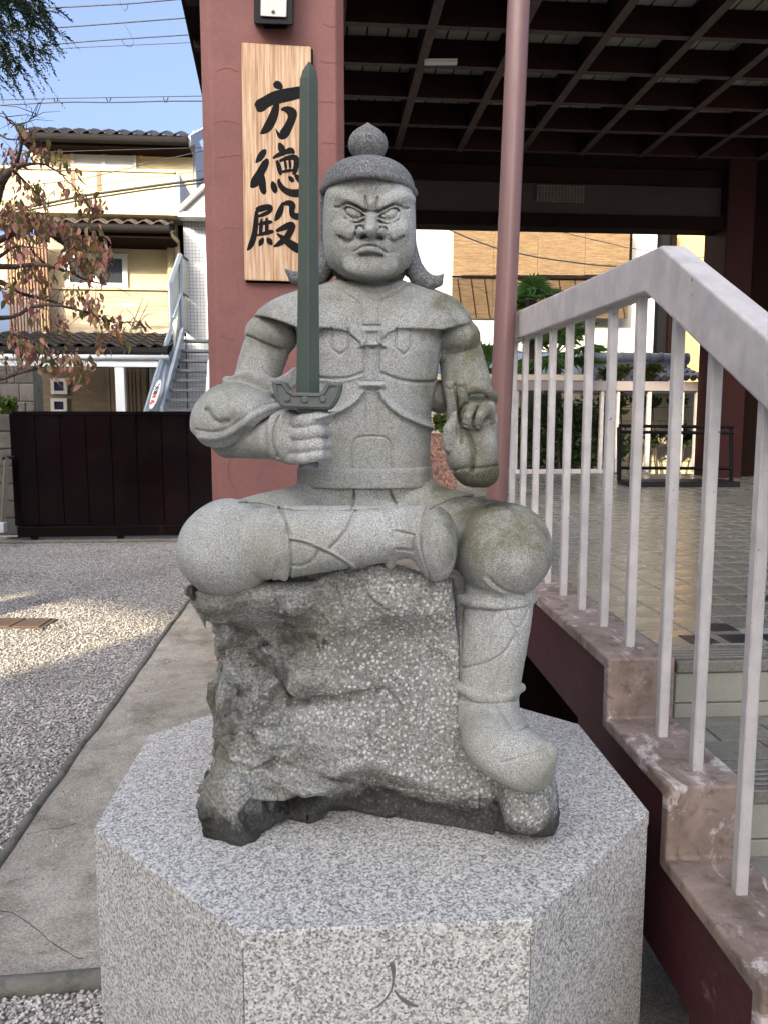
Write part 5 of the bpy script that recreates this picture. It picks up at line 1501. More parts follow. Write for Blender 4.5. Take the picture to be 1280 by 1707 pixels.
# strings: the left one leans with the flight
def flat_bar(p, q, h, th, name, mat=M_STEEL):
    mb = MB(); dz = np.array((0, 0, h)); dx = np.array((th, 0, 0))
    mb.hexa([p, p + dx, q + dx, q], [p + dz, p + dx + dz, q + dx + dz, q + dz]); return bm_fix(obj(name, mb, mat, ms))
flat_bar(at_v(268, 704, SVn), at_v(303, 568, SVn + 1.95), .24, .05, 'string')
flat_bar(at_v(340, 704, SVn + .1), at_v(356, 600, SVn + 1.8), .24, .05, 'string')
bar([at_v(243, 690, SVn - .1), at_v(286, 546, SVn + 1.8)], .045, 'handrail')
bar([at_v(243, 690, SVn - .1), at_v(240, 705, SVn - .2)], .045, 'post')
bar([at_v(286, 546, SVn + 1.8), at_v(284, 470, SVn + 1.8)], .04, 'post'); bar([at_v(284, 472, SVn + 1.8), at_v(301, 424, SVn + 2.0)], .045, 'handrail')
bar([at_v(301, 424, SVn + 2.0), at_v(302, 486, SVn + 2.0), at_v(305, 560, SVn + 2.0)], .04, 'post'); bar([at_v(301, 424, SVn + 2.0), at_v(323, 441, SVn + 3.0)], .03, 'handrail', M_STEELDK)
bar([at_v(323, 441, SVn + 3), at_v(323, 556, SVn + 3)], .03, 'post', M_STEELDK); bar([at_v(302, 487, SVn + 2.0), at_v(323, 501, SVn + 3.0)], .03, 'midrail', M_STEELDK); bar([at_v(304, 549, SVn + 2.0), at_v(323, 557, SVn + 3.0)], .035, 'midrail')
bar([at_v(288, 530, SVn + 1.8), at_v(302, 488, SVn + 2.0)], .03, 'midrail')
bar([at_v(346, 700, SVn + .0), at_v(352, 600, SVn + .9)], .05, 'handrail', M_POST)
M_FROST = m_paint('frosted_panel', (.50, .52, .42), .25, .06, 2, None, bump=.0, spec=.6)
def panel(a, b, c, d, name='panel', mat=None):
    mb = MB(); n = b2w(0, .012, 0); q = [a, b, c, d]; mb.hexa([p for p in q], [p + n for p in q]); return bm_fix(obj(name, mb, mat or M_FROST, ms))
v2, v3 = SVn + 2.0, SVn + 3.0
panel(at_v(302.5, 428, v2), at_v(322, 444, v3), at_v(322, 499, v3), at_v(303, 486, v2)); panel(at_v(303, 491, v2), at_v(322, 504, v3), at_v(322, 554, v3), at_v(304, 547, v2))
panel(at_v(285.5, 474, v2 - .2), at_v(300, 430, v2), at_v(300.5, 487, v2), at_v(288, 526, v2 - .2)); panel(at_v(288, 534, v2 - .2), at_v(300.5, 492, v2), at_v(303, 556, v2), at_v(290, 598, v2 - .4))
M_MESH = m_paint('perforated_steel', (.34, .38, .42), .5, .35, 90, None, bump=.2, fine=200)
panel(at_v(246, 692, SVn - .05), at_v(285, 552, v2 - .2), at_v(296, 586, v2 - .3), at_v(266, 698, SVn), 'mesh_panel', M_MESH)
# small oval notice tied to the stair rail, with coloured lettering
sp_ = thing('oval_notice', 'small white oval notice with red and dark letters fixed on the metal stair railing', 'notice', at_v(262, 684, SVn + .1))
oc = at_v(263, 660, SVn + .15); ax1 = at_v(270, 636, SVn + .4) - oc; ax2 = np.array((.075, -.05, .02))
mb = MB(); ring_ = []
for k in range(20): w = 2 * math.pi * k / 20; ring_.append(oc + ax1 * math.cos(w) + ax2 * math.sin(w))
nn = np.cross(ax1, ax2); nn = nn / np.linalg.norm(nn); nn = nn if nn[1] < 0 else -nn
mb.add([p + nn * .03 for p in ring_] + [p + nn * .045 for p in ring_], [tuple(range(20))[::-1], tuple(range(20, 40))] + [(k, (k + 1) % 20, 20 + (k + 1) % 20, 20 + k) for k in range(20)])
bm_fix(obj('plate', mb, M_WHITE, sp_))
M_RTXT = m_paint('red_lettering', (.45, .03, .03), .5, .05, 5, None, bump=0); M_KTXT = m_paint('dark_lettering', (.03, .03, .06), .5, .05, 5, None, bump=0)
GL = {'P': [(0, 0, 0, 1), (0, 1, .7, .9), (.7, .9, .6, .5), (.6, .5, 0, .5)], 'A': [(0, 0, .4, 1), (.4, 1, .8, 0), (.2, .4, .6, .4)], 'R': [(0, 0, 0, 1), (0, 1, .7, .8), (.7, .8, 0, .5), (.2, .5, .8, 0)], 'K': [(0, 0, 0, 1), (.7, 1, 0, .45), (.2, .55, .8, 0)]}
e1 = ax1 / np.linalg.norm(ax1); e2 = ax2 - e1 * np.dot(ax2, e1); e2 /= np.linalg.norm(e2)
for k, (chr_, mt) in enumerate(zip('PARK', (M_RTXT, M_RTXT, M_KTXT, M_KTXT))):
    mb = MB()
    for x0, y0, x1, y1 in GL[chr_]:
        f0 = oc + nn * .049 + e1 * ((k - 2) * .115 + .02 + x0 * .1) - e2 * (.05 - y0 * .1) * -1; f1 = oc + nn * .049 + e1 * ((k - 2) * .115 + .02 + x1 * .1) - e2 * (.05 - y1 * .1) * -1
        mb.tube([f0, f1], .011, 4)
    obj('letter', mb, mt, sp_)

# ------------------------------------------------------------------ garden side seen through the hall
GV = 9.15
fr_ = thing('garden_screen', 'grey framed screen of tall glass doors along the rear edge of the hall floor', 'screen', b2w(1.5, GV, ZF))
M_FRAME = m_paint('mauve_grey_frame', (.25, .22, .22), .5, .08, 4, None, bump=.05)
ua, zt2 = PV(700, 634, GV); ub, _ = PV(1200, 634, GV); _, zb2 = PV(900, 651, GV)
mb = MB(); mb.bbox((ua, GV, zb2), (ub, GV + .12, zt2)); obj('head_beam', mb, M_FRAME, fr_, bevel=.005)
mb = MB(); mb.bbox((ua, GV - .02, zt2 + .003), (PV(976, 634, GV)[0], GV + .16, zt2 + .075)); obj('coping', mb, m_paint('pale_coping', (.62, .55, .40), .8, .1, 4, None), fr_, bevel=.006)
for x, w in ((1004, 6), (1031, 4), (1083, 6), (1138, 5), (1163, 6), (862, 4)):
    uu, _ = PV(x - w / 2, 700, GV); uv, _ = PV(x + w / 2, 700, GV)
    mb = MB(); mb.bbox((uu, GV + .03, ZF), (uv, GV + .08, zb2 - .001)); obj('stile', mb, M_RAIL, fr_, bevel=.003)
mb = MB(); mb.bbox((ua, GV + .02, ZF - .01), (PV(1012, 700, GV)[0], GV + .1, ZF + .045)); obj('bottom_rail', mb, M_RAIL, fr_, bevel=.003)
# sunlit block wall behind the hedge
M_BLOCK = m_paint('beige_block', (.60, .52, .36), .9, .15, 4, None, bump=.3, fine=60, rnd=.15)
gw = thing('block_wall', 'beige concrete block garden wall half hidden behind the dark shrubs', 'wall', b2w(2, 10.9, 0))
ua, zw = PV(690, 655, 10.9); ub, _ = PV(1200, 655, 10.9)
mb = MB(); mb.bbox((ua, 10.93, 0), (ub, 11.05, zw)); obj('core', mb, M_KERB, gw)
zz = 0.5; row = 0
bl_me = new_mesh('block', *(lambda m: (m.v, m.f))(MB().box((-.196, -.0, -.094), (.196, .04, .094))), M_BLOCK)
while zz < zw:
    u = ua + (.2 if row % 2 else 0)
    while u < ub:
        inst(bl_me, 'block', gw, b2w(u, 10.9 - rng.uniform(0, .004), zz), (0, 0, BA)); u += .4
    zz += .196; row += 1
# tiled garden gate roof (right), with rows of tiles
tg = thing('tiled_wall_roof', 'small grey tiled roof with a round ridge topping the garden wall on the right', 'tiled roof', b2w(3.4, 10.7, 2.4))
ua, zr1 = PV(992, 634, 10.5); ub, _ = PV(1176, 634, 10.5); _, zr2 = PV(1080, 612, 11.1)
M_GT = m_paint('grey_kawara', (.23, .24, .26), .4, .25, 5, None, bump=.1, rnd=.3, spec=.5)
nR = 15; w_ = (ub - ua) / nR
kt = tile_mesh('kawara', w_, .36, M_GT)
mb = MB(); mb.bbox((ua, 10.55, zr1 - .12), (ub, 11.35, zr1 - .02)); ro_ = obj('deck', mb, M_DARKWOOD, tg)
for j in range(3):
    for i in range(nR): inst(kt, 'roof_tile', tg, b2w(ua + (i + .5) * w_, 10.45 + j * .26, zr1 + j * .26 * ((zr2 - zr1) / .75) + .02), (math.atan((zr2 - zr1) / .75), 0, BA))
for i in range(0, nR):
    p = b2w(ua + i * w_, 10.43, zr1 + .035); mb = MB(); mb.tube([p, p + b2w(0, .03, 0)], .042, 10); obj('end_tile', mb, M_GT, tg)
mb = MB(); mb.tube([b2w(ua, 11.15, zr2 + .13), b2w(ub, 11.15, zr2 + .13)], .075, 12); obj('ridge', mb, M_GT, tg, smooth=True)
for k in range(9):
    u = ua + (ub - ua) * k / 8; mb = MB(); mb.tube([b2w(u, 11.15, zr2 + .13), b2w(u + .04, 11.15, zr2 + .13)], .088, 12); obj('ridge_band', mb, M_GT, tg)
mb = MB(); mb.bbox((ua, 11.08, zr2 - .1), (ub, 11.25, zr2 + .07)); obj('ridge_base', mb, M_GT, tg)

# neighbouring white house with reed blinds
NV = 14.2
nh = thing('white_house', 'cream white house with tall hanging reed blinds seen beyond the hall', 'house', b2w(3.4, NV, 0))
M_NWALL = m_paint('warm_white_wall', (.42, .40, .335), .85, .05, 1.2, None, bump=.1)
obj('wall', bq(500, 300, 1093, 588, NV, .3), M_NWALL, nh)
obj('wall', bq(1120, 300, 1330, 640, NV + .5, .3), m_paint('ochre_wall', (.48, .31, .12), .85, .12, 1.2, None, bump=.1), nh)
obj('post', bq(1094, 300, 1119.5, 640, NV + .3, .3), M_BLACK, nh)
obj('window_strip', bq(1116, 380, 1124, 600, NV + .2, .1), M_DARKWOOD, nh)
M_LOWER = m_paint('lilac_grey_render', (.42, .40, .42), .8, .06, 2, None)
obj('lower_wall', bq(600, 532, 845, 575, NV - .5, .3), M_LOWER, nh)
obj('ledge', bq(600, 578, 870, 585, NV - .7, .3), M_WHITE, nh)
def m_reed(k):
    t = NT('reed_blind'); co = t.coord((1, 1, 1)); n = t.noise(4, 5, .65, t.coord((1.0, 1.0, 22)), .2)
    c = t.ramp(n, [(.3, c3((.20, .125, .06), k)), (.5, c3((.44, .29, .15), k)), (.7, c3((.60, .43, .24), k))])
    f = t.noise(60, 3, .7, t.coord((.3, .3, 2))); c = t.mix(.5, c, t.mix(1.0, c, t.ramp(f, [(.3, .4), (.7, 1.4)]), 'MULTIPLY'))
    t.col(c); t.rough(.8, .2); t.bump(n, .5, .01); return t.m
M_REED, M_REED2 = m_reed(.34), m_reed(.18)
xs_ = [755, 822, 896, 975, 1049]
bl = thing('reed_blind', 'row of sunlit golden reed blinds hanging in front of the white house, upper tier', 'blind', at_v(900, 460, NV - .3))
for a, b in zip(xs_[:-1], xs_[1:]): obj('reed_panel', bq(a, 375, b - .6, 459, NV - .3, .02), M_REED, bl)
ua, z_ = PV(753, 461, NV - .3); ub, _ = PV(1050, 461, NV - .3)
mb = MB(); mb.tube([b2w(ua, NV - .3, z_), b2w(ub, NV - .3, z_)], .022, 8); obj('bamboo_rod', mb, M_DARKWOOD, bl)
bl2 = thing('reed_blind', 'darker brown reed blinds of the lower tier below the bamboo rod', 'blind', at_v(900, 531, NV - .3))
for a, b in zip(xs_[:-1], xs_[1:]): obj('reed_panel', bq(a - 2, 463.5, b - 2.6, 531, NV - .28, .02), M_REED2, bl2)
for x in (1050,): obj('edge_post', bq(x, 372, x + 3, 461, NV - .32, .06), M_DARKWOOD, bl)
mb = MB()
for a, b in zip(xs_[:-1], xs_[1:]):
    for k in range(3):
        x = a + (b - a) * (k + .3) / 3; mb = MB(); mb.tube([at_v(x, 464, NV - .31), at_v(x + 9, 530, NV - .31)], .007, 4); obj('cord', mb, M_DARKWOOD, bl2)

# ------------------------------------------------------------------ cables
M_CABLE = m_paint('black_cable', (.012, .012, .014), .5, .1, 5, None, bump=0)
def cable(pts, r, label, grp='overhead cables', mat=None, cat='cable'):
    mb = MB(); q = []
    P_ = [np.array(P(x, y, Y)) for x, y, Y in pts]
    n = 24
    t_ = np.linspace(0, len(P_) - 1, n)
    Pa = np.array(P_); q = np.stack([np.interp(t_, np.arange(len(P_)), Pa[:, k]) for k in range(3)], 1)
    q[:, 2] -= .0
    mb.tube(list(q), r, 6)
    o = obj('cable', mb, mat or M_CABLE, None, smooth=True); tag(o, label, cat, grp)
    return o
VC = 13.0
cable([(-60, 24, VC), (20, 15, VC), (120, 11.5, VC), (220, 6, VC), (330, -4, VC)], .011, 'uppermost overhead cable crossing the sky above the cream house')
cable([(-60, 56, VC), (40, 50, VC), (140, 43, VC), (310, 30, VC), (420, 20, VC)], .011, 'second overhead cable from the top, dark against the blue sky')
cable([(-60, 83, VC), (50, 77, VC), (160, 68, VC), (315, 58, VC), (420, 51, VC)], .010, 'third overhead cable from the top, with a loose loop hanging by it')
cable([(-60, 88, VC), (50, 83.5, VC), (160, 78, VC), (318, 71, VC), (420, 66, VC)], .006, 'thin overhead cable just below the third one in the sky')
cable([(-60, 168, VC), (100, 164, VC), (220, 162, VC), (340, 160, VC), (430, 159, VC)], .007, 'thin upper wire of the pair with small hangers above the tiled roof')
cable([(-60, 178, VC), (30, 174, VC), (90, 171, VC), (130, 170, VC), (180, 171, VC), (230, 170, VC), (276, 168.5, VC), (340, 168.5, VC), (430, 168, VC)], .010, 'lower cable of the pair hanging from small clips above the tiled roof')
for x in (94, 182, 277):
    mb = MB(); mb.tube([P(x - 4, 163, VC), P(x - 1, 171, VC)], .008, 4); mb.tube([P(x + 4, 162.5, VC), P(x + 1, 171, VC)], .008, 4)
    o = obj('cable_hanger', mb, M_CABLE); tag(o, {94: 'V-shaped wire clip on the paired cables, above the left end of the roof', 182: 'V-shaped wire clip on the paired cables, above the middle of the roof', 277: 'V-shaped wire clip on the paired cables, close to the hall eave'}[x], 'cable clip', 'clips on the overhead cables')
for pts, lb in (([(200, 0), (203, 12), (209, 19), (213, 14), (214, 5)], 'thin loop of wire dangling from the uppermost cable'), ([(208, 40), (216, 54), (223, 66), (222, 76), (215, 79), (206, 72), (204, 66)], 'thin loop of wire dangling between the second and third cables')):
    mb = MB(); mb.tube([P(x, y, VC) for x, y in smooth(pts, 2)], .005, 5); o = obj('wire_loop', mb, M_CABLE); tag(o, lb, 'wire', 'loose wire loops')
cable([(-80, 368, 12), (40, 347, 12), (140, 326, 12), (240, 312, 12), (345, 298, 12)], .020, 'thick black cable slanting across the cream balcony')
cable([(-80, 374, 12), (60, 348, 12), (150, 331, 12), (240, 317, 12), (345, 304, 12)], .014, 'black twisted cable just under the thick one on the cream balcony')
cable([(-60, 265, 12), (60, 254, 12), (160, 251, 12), (345, 246, 12)], .005, 'hair-thin wire crossing the top storey window of the cream house')
cable([(-80, 330, 12), (40, 311, 12), (150, 296, 12), (250, 272, 12), (345, 250, 12)], .006, 'thin wire climbing across the balcony towards the roof corner')
cable([(-60, 345, 12), (40, 331, 12), (200, 303, 12), (345, 284, 12)], .004, 'faint wire above the thick cables on the balcony front')
cable([(690, 352, 12.5), (730, 375, 12.5), (780, 397, 12.5), (830, 415, 12.5), (900, 430, 12.5), (990, 442, 12.5), (1100, 448, 12.5)], .011, 'black cable sagging in front of the reed blinds')
cable([(880, 372, 12.5), (960, 393, 12.5), (1050, 414, 12.5), (1160, 428, 12.5), (1260, 440, 12.5)], .006, 'thinner cable on the upper right of the reed blinds')
# ------------------------------------------------------------------ plants
def m_leaf(name, cols, trans=.3):
    t = NT(name); oi = t.n('ShaderNodeObjectInfo'); n = t.noise(25, 3, .6)
    gi = t.n('ShaderNodeNewGeometry'); rv = t.math('FRACT', t.math('ADD', oi.outputs['Random'], t.math('MULTIPLY', gi.outputs['Random Per Island'], 7.3)))
    k = len(cols); c = t.ramp(rv, [(i / (k - 1), cc) for i, cc in enumerate(cols)])
    c = t.mix(.5, c, t.mix(1.0, c, t.ramp(n, [(.35, .55), (.65, 1.3)]), 'MULTIPLY'))
    t.col(c); t.rough(.55, .3)
    tr_ = t.n('ShaderNodeBsdfTranslucent'); t.l(c, tr_.inputs[0]); mx = t.n('ShaderNodeMixShader'); mx.inputs[0].default_value = trans
    t.l(t.b.outputs[0], mx.inputs[1]); t.l(tr_.outputs[0], mx.inputs[2]); t.l(mx.outputs[0], t.out.inputs[0]); return t.m
M_LEAF = m_leaf('autumn_leaf', [(.42, .16, .15), (.20, .11, .06), (.13, .14, .045), (.30, .10, .08), (.44, .25, .20), (.22, .14, .08), (.36, .26, .09), (.48, .22, .21), (.14, .09, .055), (.16, .17, .05), (.11, .12, .04), (.34, .22, .13), (.10, .07, .045)])
M_BARK = m_paint('dark_bark', (.075, .055, .045), .9, .35, 8, None, bump=.4, fine=60)
def leaf_mesh(name, l, w, mat, fold=.25, curl=.3):
    V = []; n = 5
    prof_ = [0, .75, 1, .7, .02]
    for i in range(n):
        t = i / (n - 1); y = l * t; z = -curl * l * t * t; h = w * prof_[i] / 2
        V += [(-h, y, z + h * fold), (0, y, z), (h, y, z + h * fold)]
    Fc = []
    for i in range(n - 1):
        a = i * 3; Fc += [(a, a + 1, a + 4, a + 3), (a + 1, a + 2, a + 5, a + 4)]
    return new_mesh(name, V, Fc, mat, True)
lr = random.Random(21)
LM = [leaf_mesh('leaf', .085, .046, M_LEAF, .3, .25), leaf_mesh('leaf', .075, .040, M_LEAF, .6, .6), leaf_mesh('leaf', .09, .042, M_LEAF, .15, .9), leaf_mesh('leaf', .06, .03, M_LEAF, .8, .4)]
TYY = 5.6
tree = thing('autumn_tree', 'sparse tree with curling reddish brown autumn leaves reaching in from the left', 'tree', P(-150, 900, TYY) * np.array((1, 1, 0)))
limbs = [([(-160, 700), (-90, 560), (-60, 480), (-30, 400), (0, 300), (20, 282), (40, 276)], [60, 40, 34, 26, 15, 9, 4], 0),
         ([(0, 300), (18, 286), (30, 270), (38, 240), (30, 210), (12, 196), (5, 185)], [12, 8, 5, 3, 2, 1.5, .8], -.1),
         ([(30, 276), (55, 272), (80, 275), (100, 288), (112, 300), (130, 318), (148, 340), (156, 352)], [6, 3, 2.4, 2, 1.7, 1.5, 1.2, .8], -.25),
         ([(-60, 400), (-10, 405), (30, 385), (60, 378), (95, 385), (120, 395)], [18, 11, 6, 4, 2.5, 1.2], .2),
         ([(-60, 430), (0, 445), (40, 443), (75, 440), (110, 452), (150, 468), (180, 476)], [14, 8, 6, 5, 4, 2.5, 1], 0),
         ([(-40, 520), (0, 532), (30, 526), (60, 508), (90, 507), (120, 514), (150, 522), (175, 530), (200, 545)], [10, 6, 5, 4.5, 4, 3.2, 2.5, 1.5, 1], -.2),
         ([(-40, 460), (0, 470), (20, 478), (40, 492), (80, 500), (105, 508)], [12, 8, 6, 5, 4, 3], .15),
         ([(-60, 640), (0, 632), (30, 622), (60, 615), (80, 600), (105, 602), (130, 598), (150, 600)], [16, 7, 5.5, 4, 3, 2.4, 1.5, .8], .1),
         ([(75, 440), (55, 420), (48, 405), (40, 395)], [4, 3, 2, 1], .1), ([(175, 530), (195, 540), (215, 535), (238, 545)], [2, 1.6, 1.2, .7], -.2),
         ([(110, 452), (118, 430), (118, 410), (112, 390)], [3, 2, 1.3, .8], -.1), ([(20, 282), (40, 300), (60, 320), (75, 340), (80, 360)], [4, 2.5, 1.6, 1.2, .8], -.2),
         ([(10, 196), (25, 210), (45, 205), (62, 190)], [2.5, 2, 1.3, .6], 0), ([(0, 225), (20, 235), (45, 230), (60, 245)], [3, 2, 1.4, .7], .2), ([(-20, 440), (10, 420), (30, 410), (55, 412)], [8, 4, 2.5, 1], -.1)]
q_ = TYY / F_PX
twigs = []
for pts, rads, off in limbs:
    sm = smooth([(x, y, r) for (x, y), r in zip(pts, rads)], 2)
    W = []
    for i, (x, y, r) in enumerate(sm):
        W.append(P(x + lr.uniform(-1, 1), y + lr.uniform(-1, 1), TYY + off + .12 * math.sin(i * .35 + off * 9)))
    mb = MB(); mb.tube(W, [max(.0025, r * q_ * .62) for x, y, r in sm], 7); obj('branch', mb, M_BARK, tree, smooth=True)
    twigs.append(W)
mb = MB(); tb = P(-160, 690, TYY); mb.tube([tb * np.array((1, 1, 0)) + np.array((-.1, 0, -.05)), tb * np.array((1, 1, .4)) + np.array((-.06, .05, 0)), tb, P(-120, 600, TYY)], [.16, .13, .10, .09], 12); obj('trunk', mb, M_BARK, tree, smooth=True)
# leaves: droop in bunches along the twigs
spots = [(30, 215, 6), (45, 225, 8), (70, 265, 7), (50, 255, 6), (75, 258, 8), (90, 262, 4), (108, 268, 2), (130, 283, 3), (15, 258, 6), (20, 280, 8), (35, 305, 5), (60, 315, 6), (45, 330, 4), (70, 330, 5), (110, 313, 3), (130, 325, 5), (142, 335, 8), (150, 350, 8), (165, 350, 5),
         (12, 345, 14), (30, 350, 10), (50, 360, 14), (65, 368, 12), (85, 375, 6), (15, 375, 12), (40, 385, 12), (70, 395, 10), (100, 380, 12), (120, 390, 14), (150, 392, 10), (160, 405, 10), (170, 420, 10), (180, 430, 6), (125, 410, 14), (135, 425, 12), (110, 430, 8), (145, 440, 12), (155, 455, 10), (165, 450, 8), (125, 455, 8),
         (35, 425, 8), (55, 435, 6), (15, 410, 6), (40, 455, 8), (70, 470, 6), (60, 455, 6), (90, 462, 3), (10, 490, 8), (28, 485, 6), (50, 505, 6), (70, 490, 5), (65, 525, 4), (95, 535, 8), (110, 545, 4),
         (115, 505, 6), (125, 495, 4), (140, 500, 6), (150, 512, 7), (160, 500, 6), (150, 525, 6), (165, 530, 6), (175, 545, 6), (185, 550, 5), (195, 535, 5), (200, 560, 5), (168, 575, 6), (200, 575, 4), (230, 540, 2), (238, 547, 2),
         (25, 565, 10), (45, 575, 10), (55, 590, 8), (35, 600, 6), (70, 575, 6), (80, 590, 6), (95, 605, 8), (110, 600, 8), (125, 605, 10), (140, 610, 8), (150, 615, 5), (130, 630, 8), (115, 625, 4), (90, 625, 2), (135, 645, 4), (60, 610, 3), (10, 600, 3)]
leaves = []
for x, y, n in spots:
    for k in range(int(n * 2.5)):
        leaves.append((x + lr.gauss(0, 8), y + lr.gauss(0, 8), TYY + lr.gauss(0, .16)))
lr.shuffle(leaves)
stuffV, stuffF = [], []
for i, (x, y, Y) in enumerate(leaves):
    p = P(x, y - 5, Y)
    rot = Matrix.Rotation(lr.uniform(0, 6.28), 3, 'Z') @ Matrix.Rotation(math.radians(lr.uniform(-115, -20)), 3, 'X') @ Matrix.Rotation(lr.uniform(-.9, .9), 3, 'Y')
    s = lr.uniform(.4, .92); me = lr.choice(LM)
    if i < 298: inst(me, 'leaf', tree, p, rot.to_euler(), (s, s, s))
    else:
        n0 = len(stuffV)
        for v in me.vertices: stuffV.append(np.array(rot @ Vector(v.co)) * s + p)
        stuffF += [tuple(j + n0 for j in pl.vertices) for pl in me.polygons]
tag(obj('foliage', (stuffV, stuffF), M_LEAF, tree, smooth=True), kind='stuff')
# thin petioles linking bunches to the wood
mb = MB()
for x, y, n in spots:
    c = P(x, y, TYY); best = min((p for W in twigs for p in W), key=lambda p: float(((p - c) ** 2).sum()))
    if np.linalg.norm(best - c) < .6:
        mid = (best + c) / 2 + np.array((lr.uniform(-.03, .03), lr.uniform(-.03, .03), .03)); mb.tube([best, mid, c], [.0035, .0028, .0015], 4, False)
for W in twigs:
    for _ in range(9):
        p = np.array(lr.choice(W[len(W) // 4:])); d = np.array((lr.gauss(0, 1), lr.gauss(0, .5), lr.gauss(.1, 1))); d /= np.linalg.norm(d); L = lr.uniform(.08, .26)
        mb.tube([p, p + d * L * .5 + np.array((lr.gauss(0, .012), 0, .02)), p + d * L], [.0032, .0022, .0009], 4, False)
tag(obj('twigs', mb, M_BARK, tree), kind='stuff')

def blob_leaves(r, centers, n, size, squash=.7):
    """n leaf quads spread through overlapping clumps"""
    V = np.zeros((n, 4, 3)); c = np.array([k[:3] for k in centers]); rad = np.array([k[3] for k in centers])
    w = rad ** 2; idx = r.choice(len(c), n, p=w / w.sum())
    d = r.randn(n, 3); d /= np.linalg.norm(d, axis=1)[:, None]
    rr = rad[idx] * r.uniform(.25, 1, n) ** .5 * (1 + .25 * r.randn(n))
    p = c[idx] + d * rr[:, None] * np.array((1, 1, squash))
    a = r.randn(n, 3); a /= np.linalg.norm(a, axis=1)[:, None]; b = np.cross(a, r.randn(n, 3)); b /= np.linalg.norm(b, axis=1)[:, None]
    s = size * r.uniform(.6, 1.3, n)[:, None]
    V[:, 0] = p - a * s; V[:, 1] = p + b * s * .45; V[:, 2] = p + a * s; V[:, 3] = p - b * s * .45
    return V.reshape(-1, 3), np.arange(4 * n).reshape(-1, 4)
M_HEDGE = m_leaf('dark_green_leaf', [(.02, .035, .012), (.03, .05, .015), (.05, .075, .02)], .25)
M_LIGHTLEAF = m_leaf('light_green_leaf', [(.07, .11, .02), (.12, .16, .03), (.05, .085, .02)], .35)
nr2 = np.random.RandomState(9)
def shrub(name, label, base, clumps, n, size, mat, stem=.03, grp=None, cat='shrub'):
    t = thing(name, label, cat, base, grp)
    V_, F_ = blob_leaves(nr2, clumps, n, size); tag(obj('foliage', (V_, F_), mat, t), kind='stuff')
    mb = MB(); base = np.array(base, float)
    for c in clumps: mb.tube([base + np.array((0, 0, -.05)), (base + np.array(c[:3])) / 2 + np.array((.03, 0, 0)), np.array(c[:3])], [stem, stem * .7, stem * .4], 6)
    obj('stem', mb, M_BARK, t); return t
SPEC = [('dark dense shrub behind the screen nearest the pink pole', 880, 8), ('dark leafy shrub behind the middle of the garden screen', 940, 9), ('dark shrub with thin crown beside the pale door posts', 990, 6)]
for lb, x, k in SPEC:
    cl = []
    for j in range(k):
        p = at_v(x + nr2.uniform(-34, 34), nr2.uniform(670, 790), 10.1 + nr2.uniform(-.2, .2)); cl.append((*p, nr2.uniform(.16, .3)))
    b_ = at_v(x, 800, 10.1); b_[2] = 0; shrub('garden_shrub', lb, b_, cl, 2600, .045, M_HEDGE, .025, 'dark shrubs behind the garden screen')
cl = [(*at_v(1115 + nr2.uniform(-30, 40), nr2.uniform(660, 740), 10.5), .13) for _ in range(6)]
b_ = at_v(1100, 800, 10.5); b_[2] = 0; shrub('garden_shrub', 'thin shrub casting shadows on the sunlit block wall on the right', b_, cl, 700, .05, M_HEDGE, .02, 'dark shrubs behind the garden screen')
cl = [(*at_v(1060 + nr2.uniform(-60, 30), nr2.uniform(612, 632), 10.3), .1) for _ in range(8)]
b_ = at_v(1030, 800, 10.3); b_[2] = 0; shrub('creeper', 'yellow green creeper climbing over the edge of the grey tiled roof', b_, cl, 700, .05, M_LIGHTLEAF, .012, None, 'creeper')
cl = [(*at_v(4 + nr2.uniform(-12, 12), nr2.uniform(668, 690), 10.6), .07) for _ in range(5)]
b_ = at_v(4, 890, 10.6); b_[2] = 0.6; shrub('bright_shrub', 'bright green leafy plant on top of the gatepost at the far left', b_, cl, 260, .07, M_LIGHTLEAF, .01, None, 'plant')
cl = [(*at_v(728 + nr2.uniform(-12, 14), nr2.uniform(690, 716), 6.8), .05) for _ in range(4)]
b_ = at_v(735, 815, 6.8); b_[2] = ZF; shrub('potted_shrub', 'small leafy shrub behind the statue\'s raised arm', b_, cl, 350, .03, M_LIGHTLEAF, .008, None, 'plant')
# fan palms
M_PALM = m_leaf('palm_leaf', [(.09, .20, .045), (.14, .28, .06), (.07, .15, .04)], .35)
def palm(label, base, crown, nf, R, seed):
    r = random.Random(seed); t = thing('fan_palm', label, 'palm', base, 'fan palms in the garden')
    mb = MB(); mb.tube([np.array(base), (np.array(base) + crown) / 2 + np.array((.03, 0, 0)), crown], [.10, .085, .075], 10); obj('trunk', mb, M_BARK, t)
    for k in range(nf):
        az = r.uniform(0, 6.28); el = r.uniform(-.3, 1.1); d = np.array((math.cos(az) * math.cos(el), math.sin(az) * math.cos(el), math.sin(el)))
        hub = crown + d * R * .55; side = np.cross(d, (0, 0, 1)); side /= np.linalg.norm(side) + 1e-9; upv = np.cross(side, d)
        mb = MB()
        mb.tube([crown, hub], [.012, .008], 5)
        for j in range(17):
            a = (j / 16 - .5) * 3.9; ld = d * math.cos(a) + side * math.sin(a); L = R * r.uniform(.6, .75) * (1 - .15 * abs(a) / 2)
            tip = hub + ld * L + np.array((0, 0, -.18 * L)); nrm = np.cross(ld, upv); w = .02
            m1 = hub + ld * L * .5
            mb.add([hub, m1 + nrm * w + upv * .012, tip, m1 - nrm * w + upv * .012], [(0, 1, 2), (0, 2, 3)])
        obj('frond', mb, M_PALM, t)
b_ = at_v(880, 700, 10.6); palm('taller fan palm standing before the reed blinds right of the pink pole', (b_[0], b_[1], 0), at_v(884, 500, 10.6), 20, .40, 1)
b_ = at_v(925, 700, 10.4); palm('lower fan palm with wide fronds behind the railing', (b_[0], b_[1], 0), at_v(925, 592, 10.4), 20, .62, 2)
